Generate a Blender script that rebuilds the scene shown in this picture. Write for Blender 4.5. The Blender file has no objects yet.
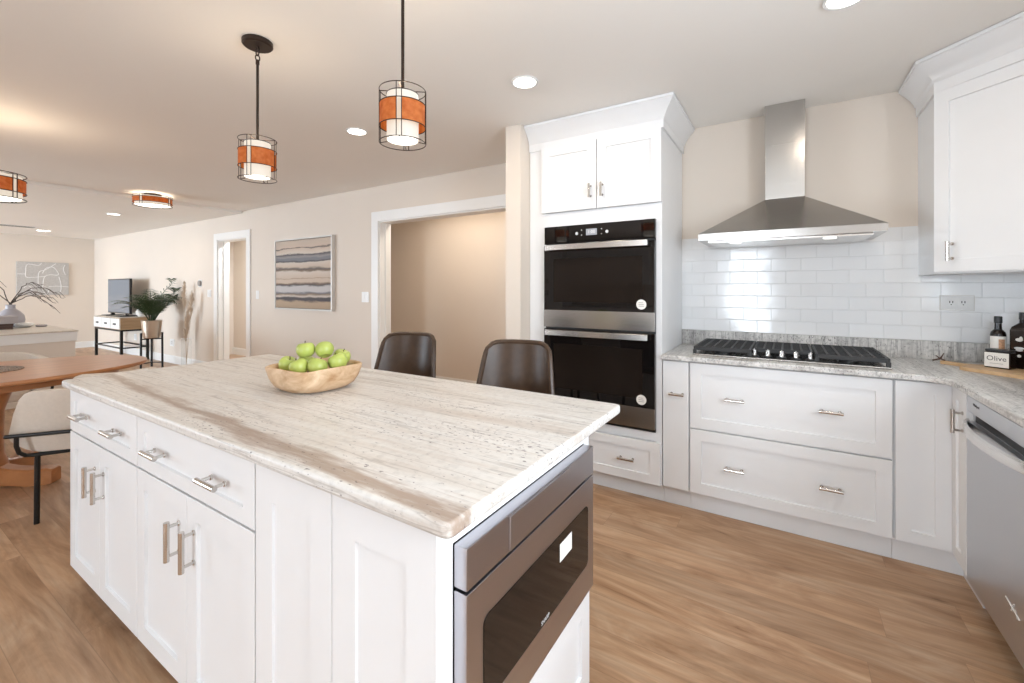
import bpy, bmesh, math, random
from mathutils import Vector, Matrix, Euler

random.seed(7)
PI = math.pi
SC = bpy.context.scene
COL = SC.collection

# ------------------------------------------------------------------ camera
cam_d = bpy.data.cameras.new('camera')
cam_d.sensor_fit = 'HORIZONTAL'
cam_d.sensor_width = 36.0
cam_d.lens = 436.07 / 1024 * 36.0
cam_d.shift_y = -(341.5 - 288.77) / 1024
cam_d.clip_start = 0.05
cam = bpy.data.objects.new('camera', cam_d)
COL.objects.link(cam)
cam.location = (0, 0, 1.31)
cam.rotation_euler = (PI / 2, 0, math.radians(32.1))
SC.camera = cam

# ------------------------------------------------------------------ colour management
SC.view_settings.view_transform = 'Standard'
SC.view_settings.look = 'None'
SC.view_settings.gamma = 1.0
SC.view_settings.use_curve_mapping = False
SC.view_settings.exposure = -0.08

# ------------------------------------------------------------------ sky outside the windows
wd = bpy.data.worlds.new('sky'); SC.world = wd
wd.use_nodes = True
bgn = wd.node_tree.nodes['Background']
bgn.inputs['Color'].default_value = (0.86, 0.93, 1.0, 1)
bgn.inputs['Strength'].default_value = 1.6

def area(name, loc, rot, sx, sy, power, color):
    l = bpy.data.lights.new(name, 'AREA'); l.shape = 'RECTANGLE'
    l.size = sx; l.size_y = sy; l.energy = power; l.color = color
    o = bpy.data.objects.new(name, l); COL.objects.link(o)
    o.location = loc; o.rotation_euler = rot
    return o
DAY = (0.80, 0.90, 1.0)
# daylight entering by the glazed door and windows (each lamp stands just outside its opening)
area('daylight_garden_door', (-0.74, -4.72, 1.18), (PI/2, 0, 0), 0.95, 2.2, 165, DAY)
area('daylight_dining_window', (-7.6, -4.72, 1.45), (PI/2, 0, 0), 2.2, 1.5, 90, DAY)
area('daylight_living_window', (-10.9, -4.72, 1.35), (PI/2, 0, 0), 3.4, 1.9, 620, (0.72, 0.86, 1.0))
area('daylight_sink_window', (1.47, 0.5, 1.6), (PI/2, 0, PI/2), 1.5, 1.1, 112, DAY)  # unseen side window, added with its lamp as kitchen fill light

# ------------------------------------------------------------------ materials
def new_mat(name):
    m = bpy.data.materials.new(name); m.use_nodes = True
    return m, m.node_tree.nodes, m.node_tree.links, m.node_tree.nodes['Principled BSDF']

def N(nodes, kind, **kw):
    n = nodes.new(kind)
    for k, v in kw.items():
        if k in n.inputs: n.inputs[k].default_value = v
        else: setattr(n, k, v)
    return n

def ramp(nodes, stops, interp='LINEAR'):
    r = nodes.new('ShaderNodeValToRGB'); r.color_ramp.interpolation = interp
    e = r.color_ramp.elements
    while len(e) < len(stops): e.new(0.5)
    for i, (p, c) in enumerate(stops):
        e[i].position = p
        e[i].color = (c[0], c[1], c[2], 1) if hasattr(c, '__len__') else (c, c, c, 1)
    return r

def plain(name, col, rough=0.5, metal=0.0, spec=0.5, coat=0.0, vary=0.03, vscale=6.0, bump=0.0, bscale=200.0):
    m, nd, lk, b = new_mat(name)
    b.inputs['Roughness'].default_value = rough
    b.inputs['Metallic'].default_value = metal
    b.inputs['Specular IOR Level'].default_value = spec
    b.inputs['Coat Weight'].default_value = coat
    g = nd.new('ShaderNodeNewGeometry')
    n = N(nd, 'ShaderNodeTexNoise', Scale=vscale, Detail=3.0)
    lk.new(g.outputs['Position'], n.inputs['Vector'])
    r = ramp(nd, [(0.3, [c * (1 - vary) for c in col]), (0.7, [min(1, c * (1 + vary)) for c in col])])
    lk.new(n.outputs['Fac'], r.inputs['Fac']); lk.new(r.outputs['Color'], b.inputs['Base Color'])
    if bump:
        n2 = N(nd, 'ShaderNodeTexNoise', Scale=bscale, Detail=2.0)
        lk.new(g.outputs['Position'], n2.inputs['Vector'])
        bp = N(nd, 'ShaderNodeBump', Strength=bump, Distance=0.002)
        lk.new(n2.outputs['Fac'], bp.inputs['Height']); lk.new(bp.outputs['Normal'], b.inputs['Normal'])
    return m

def emis(name, col, strength):
    m, nd, lk, b = new_mat(name)
    b.inputs['Base Color'].default_value = (0.25, 0.25, 0.25, 1)
    b.inputs['Emission Color'].default_value = (*col, 1)
    b.inputs['Emission Strength'].default_value = strength
    return m

def steel(name, col, rough=0.28, axis='x', amt=0.05):
    m, nd, lk, b = new_mat(name)
    b.inputs['Metallic'].default_value = 1.0
    g = nd.new('ShaderNodeNewGeometry')
    sc = {'x': (2, 900, 900), 'y': (900, 2, 900), 'z': (900, 900, 2)}[axis]
    mp = N(nd, 'ShaderNodeMapping'); mp.inputs['Scale'].default_value = sc
    lk.new(g.outputs['Position'], mp.inputs['Vector'])
    n = N(nd, 'ShaderNodeTexNoise', Scale=1.0, Detail=2.0)
    lk.new(mp.outputs['Vector'], n.inputs['Vector'])
    r = ramp(nd, [(0.3, rough - amt / 2), (0.7, rough + amt / 2)])
    lk.new(n.outputs['Fac'], r.inputs['Fac']); lk.new(r.outputs['Color'], b.inputs['Roughness'])
    r2 = ramp(nd, [(0.3, [c * 0.975 for c in col]), (0.7, col)])
    lk.new(n.outputs['Fac'], r2.inputs['Fac']); lk.new(r2.outputs['Color'], b.inputs['Base Color'])
    return m

def granite(name, axis, base, light, vein, dark, band=None, mott=(0.88, 1.0, 1.03), cut=(0.82, 0.89)):
    """streaky stone: the grain runs along `axis`"""
    m, nd, lk, b = new_mat(name)
    b.inputs['Roughness'].default_value = 0.36
    b.inputs['Specular IOR Level'].default_value = 0.35
    g = nd.new('ShaderNodeNewGeometry')
    def mapped(along, across):
        s = [across, across, across]; s['xyz'.index(axis)] = along
        mp = N(nd, 'ShaderNodeMapping'); mp.inputs['Scale'].default_value = s
        lk.new(g.outputs['Position'], mp.inputs['Vector']); return mp
    # broad clouds
    n1 = N(nd, 'ShaderNodeTexNoise', Scale=1.0, Detail=5.0, Roughness=0.6, Distortion=0.35)
    lk.new(mapped(0.7, 8.0).outputs['Vector'], n1.inputs['Vector'])
    r1 = ramp(nd, [(0.30, vein), (0.43, base), (0.56, light), (0.72, base)])
    lk.new(n1.outputs['Fac'], r1.inputs['Fac'])
    # fine grain lines
    n2 = N(nd, 'ShaderNodeTexNoise', Scale=1.0, Detail=6.0, Roughness=0.7, Distortion=0.2)
    lk.new(mapped(5.0, 90.0).outputs['Vector'], n2.inputs['Vector'])
    r2 = ramp(nd, [(0.30, 0.25), (0.45, 0.85), (0.58, 1.0)])
    lk.new(n2.outputs['Fac'], r2.inputs['Fac'])
    mx = N(nd, 'ShaderNodeMix', data_type='RGBA'); mx.inputs[6].default_value = (*vein, 1)
    lk.new(r2.outputs['Color'], mx.inputs[0]); lk.new(r1.outputs['Color'], mx.inputs[7])
    n6 = N(nd, 'ShaderNodeTexNoise', Scale=1.0, Detail=4.0, Roughness=0.55, Distortion=0.4)
    lk.new(mapped(0.7, 15.0).outputs['Vector'], n6.inputs['Vector'])
    r6 = ramp(nd, [(0.482, 0.0), (0.50, 0.50), (0.518, 0.0)]); lk.new(n6.outputs['Fac'], r6.inputs['Fac'])
    n7 = N(nd, 'ShaderNodeTexNoise', Scale=55.0, Detail=3.0, Roughness=0.6); lk.new(g.outputs['Position'], n7.inputs['Vector'])
    r7 = ramp(nd, [(0.30, mott[0]), (0.5, mott[1]), (0.68, mott[2])]); lk.new(n7.outputs['Fac'], r7.inputs['Fac'])
    m6 = N(nd, 'ShaderNodeMix', data_type='RGBA'); lk.new(r6.outputs['Color'], m6.inputs[0]); lk.new(mx.outputs[2], m6.inputs[6]); m6.inputs[7].default_value = (*[c * 0.55 for c in vein], 1)
    m7 = N(nd, 'ShaderNodeMix', data_type='RGBA', blend_type='MULTIPLY'); m7.inputs[0].default_value = 1.0; lk.new(m6.outputs[2], m7.inputs[6]); lk.new(r7.outputs['Color'], m7.inputs[7])
    last = m7.outputs[2]
    if band:
        y0, w, bc = band
        sx = nd.new('ShaderNodeSeparateXYZ'); lk.new(g.outputs['Position'], sx.inputs[0])
        n4 = N(nd, 'ShaderNodeTexNoise', Scale=1.0, Detail=5.0, Roughness=0.65)
        lk.new(mapped(4.0, 30.0).outputs['Vector'], n4.inputs['Vector'])
        a = N(nd, 'ShaderNodeMath', operation='SUBTRACT'); lk.new(sx.outputs['Y'], a.inputs[0]); sl = N(nd, 'ShaderNodeMath', operation='MULTIPLY_ADD'); lk.new(sx.outputs['X'], sl.inputs[0]); sl.inputs[1].default_value = -0.055; sl.inputs[2].default_value = y0 - 0.055; lk.new(sl.outputs[0], a.inputs[1])
        c = N(nd, 'ShaderNodeMath', operation='MULTIPLY_ADD'); lk.new(n4.outputs['Fac'], c.inputs[0]); c.inputs[1].default_value = 0.13; c.inputs[2].default_value = -0.065
        d = N(nd, 'ShaderNodeMath', operation='ADD'); lk.new(a.outputs[0], d.inputs[0]); lk.new(c.outputs[0], d.inputs[1])
        e = N(nd, 'ShaderNodeMath', operation='ABSOLUTE'); lk.new(d.outputs[0], e.inputs[0])
        f = N(nd, 'ShaderNodeMapRange'); lk.new(e.outputs[0], f.inputs['Value'])
        f.inputs['From Min'].default_value = w; f.inputs['From Max'].default_value = 0.0
        f.inputs['To Max'].default_value = 1.0; f.interpolation_type = 'SMOOTHSTEP'
        mb_ = N(nd, 'ShaderNodeMix', data_type='RGBA'); lk.new(f.outputs[0], mb_.inputs[0])
        lk.new(last, mb_.inputs[6]); mb_.inputs[7].default_value = (*bc, 1); last = mb_.outputs[2]
    # dark mineral specks
    n3 = N(nd, 'ShaderNodeTexNoise', Scale=1.0, Detail=2.0, Roughness=0.5)
    lk.new(mapped(60.0, 130.0).outputs['Vector'], n3.inputs['Vector'])
    n5 = N(nd, 'ShaderNodeTexNoise', Scale=1.0, Detail=2.0)
    lk.new(mapped(2.0, 8.0).outputs['Vector'], n5.inputs['Vector'])
    ad = N(nd, 'ShaderNodeMath', operation='MULTIPLY_ADD'); lk.new(n5.outputs['Fac'], ad.inputs[0]); ad.inputs[1].default_value = 0.30
    lk.new(n3.outputs['Fac'], ad.inputs[2])
    r3 = ramp(nd, [(cut[0], 0.0), (cut[1], 0.85)]); lk.new(ad.outputs[0], r3.inputs['Fac'])
    m3 = N(nd, 'ShaderNodeMix', data_type='RGBA'); lk.new(r3.outputs['Color'], m3.inputs[0])
    lk.new(last, m3.inputs[6]); m3.inputs[7].default_value = (*dark, 1)
    lk.new(m3.outputs[2], b.inputs['Base Color'])
    return m

def wood(name, c1, c2, axis='x', rough=0.4, rings=10.0, along=1.0):
    m, nd, lk, b = new_mat(name)
    b.inputs['Roughness'].default_value = rough
    g = nd.new('ShaderNodeNewGeometry')
    s = [rings, rings, rings]; s['xyz'.index(axis)] = along
    mp = N(nd, 'ShaderNodeMapping'); mp.inputs['Scale'].default_value = s
    lk.new(g.outputs['Position'], mp.inputs['Vector'])
    n = N(nd, 'ShaderNodeTexNoise', Scale=1.0, Detail=6.0, Roughness=0.62, Distortion=0.6)
    lk.new(mp.outputs['Vector'], n.inputs['Vector'])
    r = ramp(nd, [(0.3, c1), (0.66, c2)])
    lk.new(n.outputs['Fac'], r.inputs['Fac']); lk.new(r.outputs['Color'], b.inputs['Base Color'])
    return m

def plank_floor():
    m, nd, lk, b = new_mat('plank_floor')
    g = nd.new('ShaderNodeNewGeometry')
    PW, PL = 0.178, 1.45
    sx_ = nd.new('ShaderNodeSeparateXYZ'); lk.new(g.outputs['Position'], sx_.inputs[0])
    def math_(op, a, b_=None, c_=None):
        n = N(nd, 'ShaderNodeMath', operation=op)
        for k, v in enumerate((a, b_, c_)):
            if v is None: continue
            if isinstance(v, (int, float)): n.inputs[k].default_value = v
            else: lk.new(v, n.inputs[k])
        return n.outputs[0]
    yr = math_('DIVIDE', sx_.outputs['Y'], PW); row = math_('FLOOR', yr); fy_ = math_('SUBTRACT', yr, row)
    wn1 = N(nd, 'ShaderNodeTexWhiteNoise', noise_dimensions='1D'); lk.new(row, wn1.inputs['W'])
    xr_ = math_('ADD', math_('DIVIDE', sx_.outputs['X'], PL), math_('MULTIPLY', wn1.outputs['Value'], 7.0))
    colm = math_('FLOOR', xr_); fx_ = math_('SUBTRACT', xr_, colm)
    wn2 = N(nd, 'ShaderNodeTexWhiteNoise', noise_dimensions='2D'); cb = nd.new('ShaderNodeCombineXYZ')
    lk.new(row, cb.inputs['X']); lk.new(colm, cb.inputs['Y']); lk.new(cb.outputs[0], wn2.inputs['Vector'])
    seam = math_('MAXIMUM', math_('LESS_THAN', fy_, 0.012), math_('LESS_THAN', fx_, 0.0013))
    off = N(nd, 'ShaderNodeVectorMath', operation='SCALE'); off.inputs['Scale'].default_value = 9.3
    lk.new(wn2.outputs['Color'], off.inputs[0])
    ad = N(nd, 'ShaderNodeVectorMath', operation='ADD')
    lk.new(g.outputs['Position'], ad.inputs[0]); lk.new(off.outputs[0], ad.inputs[1])
    def grain(sx, sy, det, dist):
        mp = N(nd, 'ShaderNodeMapping'); mp.inputs['Scale'].default_value = (sx, sy, 1)
        lk.new(ad.outputs[0], mp.inputs['Vector'])
        n = N(nd, 'ShaderNodeTexNoise', Scale=1.0, Detail=det, Roughness=0.62, Distortion=dist)
        lk.new(mp.outputs['Vector'], n.inputs['Vector']); return n
    n1 = grain(1.4, 6.5, 7.0, 1.6)
    n2 = grain(2.2, 45.0, 4.0, 0.3)
    r1 = ramp(nd, [(0.25, (0.15, 0.075, 0.036)), (0.37, (0.36, 0.20, 0.105)), (0.54, (0.49, 0.305, 0.18)), (0.76, (0.60, 0.42, 0.28))])
    lk.new(n1.outputs['Fac'], r1.inputs['Fac'])
    r2 = ramp(nd, [(0.35, 0.86), (0.6, 1.05)]); lk.new(n2.outputs['Fac'], r2.inputs['Fac'])
    mu = N(nd, 'ShaderNodeMix', data_type='RGBA', blend_type='MULTIPLY'); mu.inputs[0].default_value = 1.0
    lk.new(r1.outputs['Color'], mu.inputs[6]); lk.new(r2.outputs['Color'], mu.inputs[7])
    r3 = ramp(nd, [(0.0, 0.90), (1.0, 1.10)]); lk.new(wn2.outputs['Value'], r3.inputs['Fac'])
    m2 = N(nd, 'ShaderNodeMix', data_type='RGBA', blend_type='MULTIPLY'); m2.inputs[0].default_value = 1.0
    lk.new(mu.outputs[2], m2.inputs[6]); lk.new(r3.outputs['Color'], m2.inputs[7])
    m3 = N(nd, 'ShaderNodeMix', data_type='RGBA'); lk.new(math_('MULTIPLY', seam, 0.55), m3.inputs[0])
    lk.new(m2.outputs[2], m3.inputs[6]); m3.inputs[7].default_value = (0.24, 0.14, 0.08, 1)
    lk.new(m3.outputs[2], b.inputs['Base Color'])
    b.inputs['Roughness'].default_value = 0.36
    b.inputs['Specular IOR Level'].default_value = 0.4
    bp = N(nd, 'ShaderNodeBump', Strength=0.12, Distance=0.002)
    lk.new(n2.outputs['Fac'], bp.inputs['Height']); lk.new(bp.outputs['Normal'], b.inputs['Normal'])
    return m

def subway():
    m, nd, lk, b = new_mat('white_subway_tile')
    g = nd.new('ShaderNodeNewGeometry')
    sx = nd.new('ShaderNodeSeparateXYZ'); lk.new(g.outputs['Position'], sx.inputs[0])
    su = N(nd, 'ShaderNodeMath', operation='ADD'); lk.new(sx.outputs['X'], su.inputs[0]); lk.new(sx.outputs['Y'], su.inputs[1])
    cb = nd.new('ShaderNodeCombineXYZ'); lk.new(su.outputs[0], cb.inputs['X'])
    zz = N(nd, 'ShaderNodeMath', operation='SUBTRACT'); lk.new(sx.outputs['Z'], zz.inputs[0]); zz.inputs[1].default_value = 1.018
    lk.new(zz.outputs[0], cb.inputs['Y'])
    br = N(nd, 'ShaderNodeTexBrick'); br.offset = 0.5; br.offset_frequency = 2
    br.inputs['Scale'].default_value = 1.0
    br.inputs['Brick Width'].default_value = 0.1625
    br.inputs['Row Height'].default_value = 0.0815
    br.inputs['Mortar Size'].default_value = 0.0022
    br.inputs['Mortar Smooth'].default_value = 0.5
    br.inputs['Color1'].default_value = (0.80, 0.80, 0.80, 1); br.inputs['Color2'].default_value = (0.84, 0.84, 0.84, 1)
    br.inputs['Mortar'].default_value = (0.75, 0.75, 0.745, 1)
    lk.new(cb.outputs[0], br.inputs['Vector']); lk.new(br.outputs['Color'], b.inputs['Base Color'])
    r = ramp(nd, [(0.0, 0.11), (1.0, 0.55)]); lk.new(br.outputs['Fac'], r.inputs['Fac'])
    lk.new(r.outputs['Color'], b.inputs['Roughness'])
    iv = N(nd, 'ShaderNodeMath', operation='SUBTRACT'); iv.inputs[0].default_value = 1.0; lk.new(br.outputs['Fac'], iv.inputs[1])
    n = N(nd, 'ShaderNodeTexNoise', Scale=9.0, Detail=1.0); lk.new(g.outputs['Position'], n.inputs['Vector'])
    bp = N(nd, 'ShaderNodeBump', Strength=0.55, Distance=0.003); lk.new(iv.outputs[0], bp.inputs['Height'])
    b2 = N(nd, 'ShaderNodeBump', Strength=0.10, Distance=0.01); lk.new(n.outputs['Fac'], b2.inputs['Height'])
    lk.new(bp.outputs['Normal'], b2.inputs['Normal']); lk.new(b2.outputs['Normal'], b.inputs['Normal'])
    return m

def pane(name, tint=(1, 1, 1), gloss=0.08):
    m, nd, lk, b = new_mat(name)
    out = nd['Material Output']; nd.remove(b)
    t = nd.new('ShaderNodeBsdfTransparent'); t.inputs['Color'].default_value = (*tint, 1)
    gl = nd.new('ShaderNodeBsdfGlossy'); gl.inputs['Roughness'].default_value = 0.02
    fr = N(nd, 'ShaderNodeLayerWeight', Blend=0.5)
    pw = N(nd, 'ShaderNodeMath', operation='POWER'); lk.new(fr.outputs['Facing'], pw.inputs[0]); pw.inputs[1].default_value = 4.0
    mu = N(nd, 'ShaderNodeMath', operation='MULTIPLY_ADD'); lk.new(pw.outputs[0], mu.inputs[0]); mu.inputs[1].default_value = 0.35; mu.inputs[2].default_value = gloss - 0.03
    mx = nd.new('ShaderNodeMixShader'); lk.new(mu.outputs[0], mx.inputs[0])
    lk.new(t.outputs[0], mx.inputs[1]); lk.new(gl.outputs[0], mx.inputs[2]); lk.new(mx.outputs[0], out.inputs['Surface'])
    return m

def amber():
    m, nd, lk, b = new_mat('amber_mica')
    out = nd['Material Output']
    g = nd.new('ShaderNodeNewGeometry')
    n = N(nd, 'ShaderNodeTexNoise', Scale=45.0, Detail=4.0); lk.new(g.outputs['Position'], n.inputs['Vector'])
    r = ramp(nd, [(0.3, (0.68, 0.25, 0.07)), (0.7, (0.86, 0.42, 0.15))]); lk.new(n.outputs['Fac'], r.inputs['Fac'])
    lk.new(r.outputs['Color'], b.inputs['Base Color']); b.inputs['Roughness'].default_value = 0.3
    t = nd.new('ShaderNodeBsdfTranslucent'); lk.new(r.outputs['Color'], t.inputs['Color'])
    mx = nd.new('ShaderNodeMixShader'); mx.inputs[0].default_value = 0.72
    lk.new(b.outputs[0], mx.inputs[1]); lk.new(t.outputs[0], mx.inputs[2]); lk.new(mx.outputs[0], out.inputs['Surface'])
    return m

M = {}
M['wall'] = plain('wall_paint', (0.725, 0.645, 0.565), 0.7, vary=0.012, vscale=1.5, spec=0.25)
M['ceil'] = plain('ceiling_paint', (0.90, 0.875, 0.835), 0.8, vary=0.01, vscale=1.0, spec=0.2)
M['trim'] = plain('trim_paint', (0.82, 0.81, 0.79), 0.4, vary=0.01)
M['cab'] = plain('cabinet_paint', (0.82, 0.82, 0.825), 0.35, vary=0.008, spec=0.4)
M['gap'] = plain('shadow_gap_board', (0.30, 0.30, 0.31), 0.7)  # shade of the toe kick recess put into the board's grey
M['floor'] = plank_floor()
M['tile'] = subway()
M['granite_i'] = granite('streaky_island_granite', 'x', (0.69, 0.655, 0.61), (0.75, 0.73, 0.70), (0.57, 0.50, 0.44), (0.13, 0.10, 0.10), band=(0.622, 0.046, (0.38, 0.29, 0.23)))
M['granite_r'] = granite('streaky_counter_granite', 'y', (0.62, 0.60, 0.58), (0.76, 0.75, 0.73), (0.36, 0.345, 0.33), (0.10, 0.09, 0.09), mott=(0.66, 0.98, 1.06), cut=(0.77, 0.84))
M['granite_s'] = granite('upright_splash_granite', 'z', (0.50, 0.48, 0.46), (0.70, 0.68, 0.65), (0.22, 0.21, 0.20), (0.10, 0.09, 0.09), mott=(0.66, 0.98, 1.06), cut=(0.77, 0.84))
M['steel'] = steel('brushed_steel', (0.50, 0.485, 0.465), 0.22, 'x')
M['steel_y'] = steel('brushed_steel_appliance', (0.50, 0.49, 0.52), 0.30, 'y', 0.012)
M['steel_d'] = steel('dishwasher_steel', (0.62, 0.63, 0.65), 0.34, 'y')
M['steel_b'] = steel('bright_steel', (0.78, 0.76, 0.73), 0.24, 'x')
M['nickel'] = steel('polished_nickel', (0.60, 0.57, 0.54), 0.18, 'z', 0.04)
M['blackglass'] = plain('black_glass', (0.006, 0.005, 0.005), 0.03, spec=0.55, vary=0.0)
M['window_glass'] = plain('smoked_glass', (0.014, 0.010, 0.008), 0.04, spec=0.24, vary=0.0)
M['black'] = plain('black_plastic', (0.012, 0.012, 0.013), 0.35)
M['iron'] = plain('cast_iron', (0.02, 0.02, 0.021), 0.5, bump=0.3, bscale=600)
M['bronze'] = plain('dark_bronze', (0.035, 0.022, 0.016), 0.4, metal=0.6)
M['blackmetal'] = plain('black_metal', (0.012, 0.012, 0.012), 0.4, metal=0.3)
M['shade'] = emis('lit_shade', (1.0, 0.86, 0.68), 0.70)
M['diff'] = emis('lit_diffuser', (1.0, 0.93, 0.82), 3.5)
M['canled'] = emis('lit_recessed_lamp', (1.0, 0.93, 0.82), 9.0)
M['hoodled'] = emis('lit_hood_lamp', (1.0, 0.97, 0.92), 3.0)
M['amber'] = amber()
M['leather'] = plain('brown_leather', (0.060, 0.034, 0.020), 0.36, spec=0.35, vary=0.12, vscale=30, bump=0.12, bscale=500)
M['cream'] = plain('cream_upholstery', (0.70, 0.62, 0.54), 0.85, vary=0.03, vscale=60, bump=0.25, bscale=700)
M['tablewood'] = wood('orange_table_wood', (0.36, 0.14, 0.052), (0.52, 0.235, 0.095), 'y', 0.28, 9, 1.2)
M['bowlwood'] = wood('pale_bowl_wood', (0.44, 0.24, 0.11), (0.80, 0.60, 0.40), 'z', 0.45, 9, 16)
M['boardwood'] = wood('board_wood', (0.55, 0.34, 0.17), (0.68, 0.47, 0.27), 'x', 0.5, 30, 3)
M['consolewood'] = wood('console_wood', (0.30, 0.19, 0.10), (0.42, 0.28, 0.16), 'y', 0.5, 14, 2)
M['apple'] = plain('green_apple_skin', (0.43, 0.50, 0.115), 0.32, vary=0.13, vscale=22, spec=0.5)
M['stem'] = plain('apple_stem', (0.09, 0.05, 0.02), 0.7)
M['frond'] = plain('palm_leaf', (0.030, 0.060, 0.018), 0.45, vary=0.35, vscale=9)
M['pot'] = steel('champagne_pot', (0.56, 0.48, 0.40), 0.35, 'z')
M['soil'] = plain('potting_soil', (0.05, 0.035, 0.025), 0.95, bump=0.6, bscale=90)
M['white'] = plain('white_plastic', (0.80, 0.80, 0.79), 0.35)
M['slot'] = plain('dark_slot', (0.05, 0.05, 0.05), 0.6)
M['paper'] = plain('label_paper', (0.80, 0.78, 0.74), 0.6, vary=0.02)
M['ink'] = plain('label_ink', (0.04, 0.04, 0.045), 0.6)
M['copper'] = plain('copper_ink', (0.50, 0.28, 0.16), 0.5, vary=0.25, vscale=150)
M['silverink'] = plain('silver_print', (0.62, 0.62, 0.62), 0.4)
M['darkbottle'] = plain('dark_bottle_glass', (0.012, 0.007, 0.005), 0.08, spec=0.4, vary=0.0)
M['screen'] = plain('grey_screen', (0.20, 0.23, 0.27), 0.10, spec=0.6, vary=0.04, vscale=1)
M['display'] = emis('oven_display', (0.30, 0.33, 0.45), 0.35)
M['frame'] = plain('pale_silver_frame', (0.62, 0.60, 0.57), 0.35, metal=0.3)
M['vase'] = plain('lavender_grey_vase', (0.42, 0.40, 0.43), 0.4, vary=0.08)
M['greybook'] = plain('grey_book_cover', (0.42, 0.38, 0.38), 0.6)
M['brownbook'] = plain('dark_brown_box', (0.09, 0.045, 0.03), 0.5)
M['branch'] = plain('bare_branch', (0.10, 0.075, 0.06), 0.8, vary=0.2)
M['pampas'] = plain('pampas_plume', (0.58, 0.46, 0.35), 0.95, vary=0.08, vscale=20)
M['glass'] = pane('clear_glass', (0.97, 0.98, 0.98), 0.07)
M['pane'] = pane('window_pane')
M['ledge'] = granite('pale_ledge_stone', 'y', (0.62, 0.55, 0.47), (0.70, 0.63, 0.55), (0.52, 0.44, 0.36), (0.40, 0.33, 0.27))
M['woven'] = plain('woven_grey', (0.30, 0.24, 0.20), 0.9, vary=0.6, vscale=120, bump=0.5, bscale=150)
M['greysw'] = plain('grey_thermostat', (0.30, 0.29, 0.28), 0.3, metal=0.3)

def stripes():
    m, nd, lk, b = new_mat('striped_canvas')
    b.inputs['Roughness'].default_value = 0.8
    g = nd.new('ShaderNodeNewGeometry')
    sx = nd.new('ShaderNodeSeparateXYZ'); lk.new(g.outputs['Position'], sx.inputs[0])
    mp = N(nd, 'ShaderNodeMapping'); mp.inputs['Scale'].default_value = (2.2, 1, 9.0)
    lk.new(g.outputs['Position'], mp.inputs['Vector'])
    n = N(nd, 'ShaderNodeTexNoise', Scale=1.0, Detail=5.0, Roughness=0.6); lk.new(mp.outputs[0], n.inputs['Vector'])
    z0, z1 = 1.05, 1.95
    a = N(nd, 'ShaderNodeMapRange'); lk.new(sx.outputs['Z'], a.inputs['Value'])
    a.inputs['From Min'].default_value = z0; a.inputs['From Max'].default_value = z1
    c = N(nd, 'ShaderNodeMath', operation='MULTIPLY_ADD'); lk.new(n.outputs['Fac'], c.inputs[0]); c.inputs[1].default_value = 0.11; lk.new(a.outputs[0], c.inputs[2])
    d = N(nd, 'ShaderNodeMath', operation='SUBTRACT'); lk.new(c.outputs[0], d.inputs[0]); d.inputs[1].default_value = 0.055
    sand = (0.56, 0.45, 0.36); pale = (0.60, 0.52, 0.45); dk = (0.09, 0.08, 0.085); gy = (0.20, 0.20, 0.215); br = (0.22, 0.16, 0.12); bl = (0.52, 0.49, 0.48)
    st = [(0.0, (0.40, 0.30, 0.21)), (0.10, (0.44, 0.33, 0.23)), (0.125, dk), (0.155, dk), (0.18, pale), (0.215, br), (0.24, gy), (0.26, bl), (0.315, bl), (0.335, dk), (0.355, br), (0.375, sand),
          (0.43, sand), (0.44, (0.38, 0.28, 0.22)), (0.45, sand), (0.535, pale), (0.555, br), (0.575, (0.14, 0.12, 0.11)), (0.60, sand), (0.66, pale), (0.675, dk), (0.70, gy), (0.73, gy), (0.755, (0.30, 0.28, 0.27)), (0.785, dk), (0.80, pale), (0.855, sand), (0.865, dk), (0.88, sand), (1.0, (0.50, 0.41, 0.34))]
    r = ramp(nd, st); lk.new(d.outputs[0], r.inputs['Fac'])
    lk.new(r.outputs['Color'], b.inputs['Base Color'])
    return m
M['stripes'] = stripes()
M['linen'] = plain('grey_linen_canvas', (0.50, 0.485, 0.47), 0.9, vary=0.08, vscale=40, bump=0.3, bscale=250)

# ------------------------------------------------------------------ mesh helpers
def woff(p):
    v = Vector((0, 0, 0))
    while p is not None:
        v += p.location; p = p.parent
    return v

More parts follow.
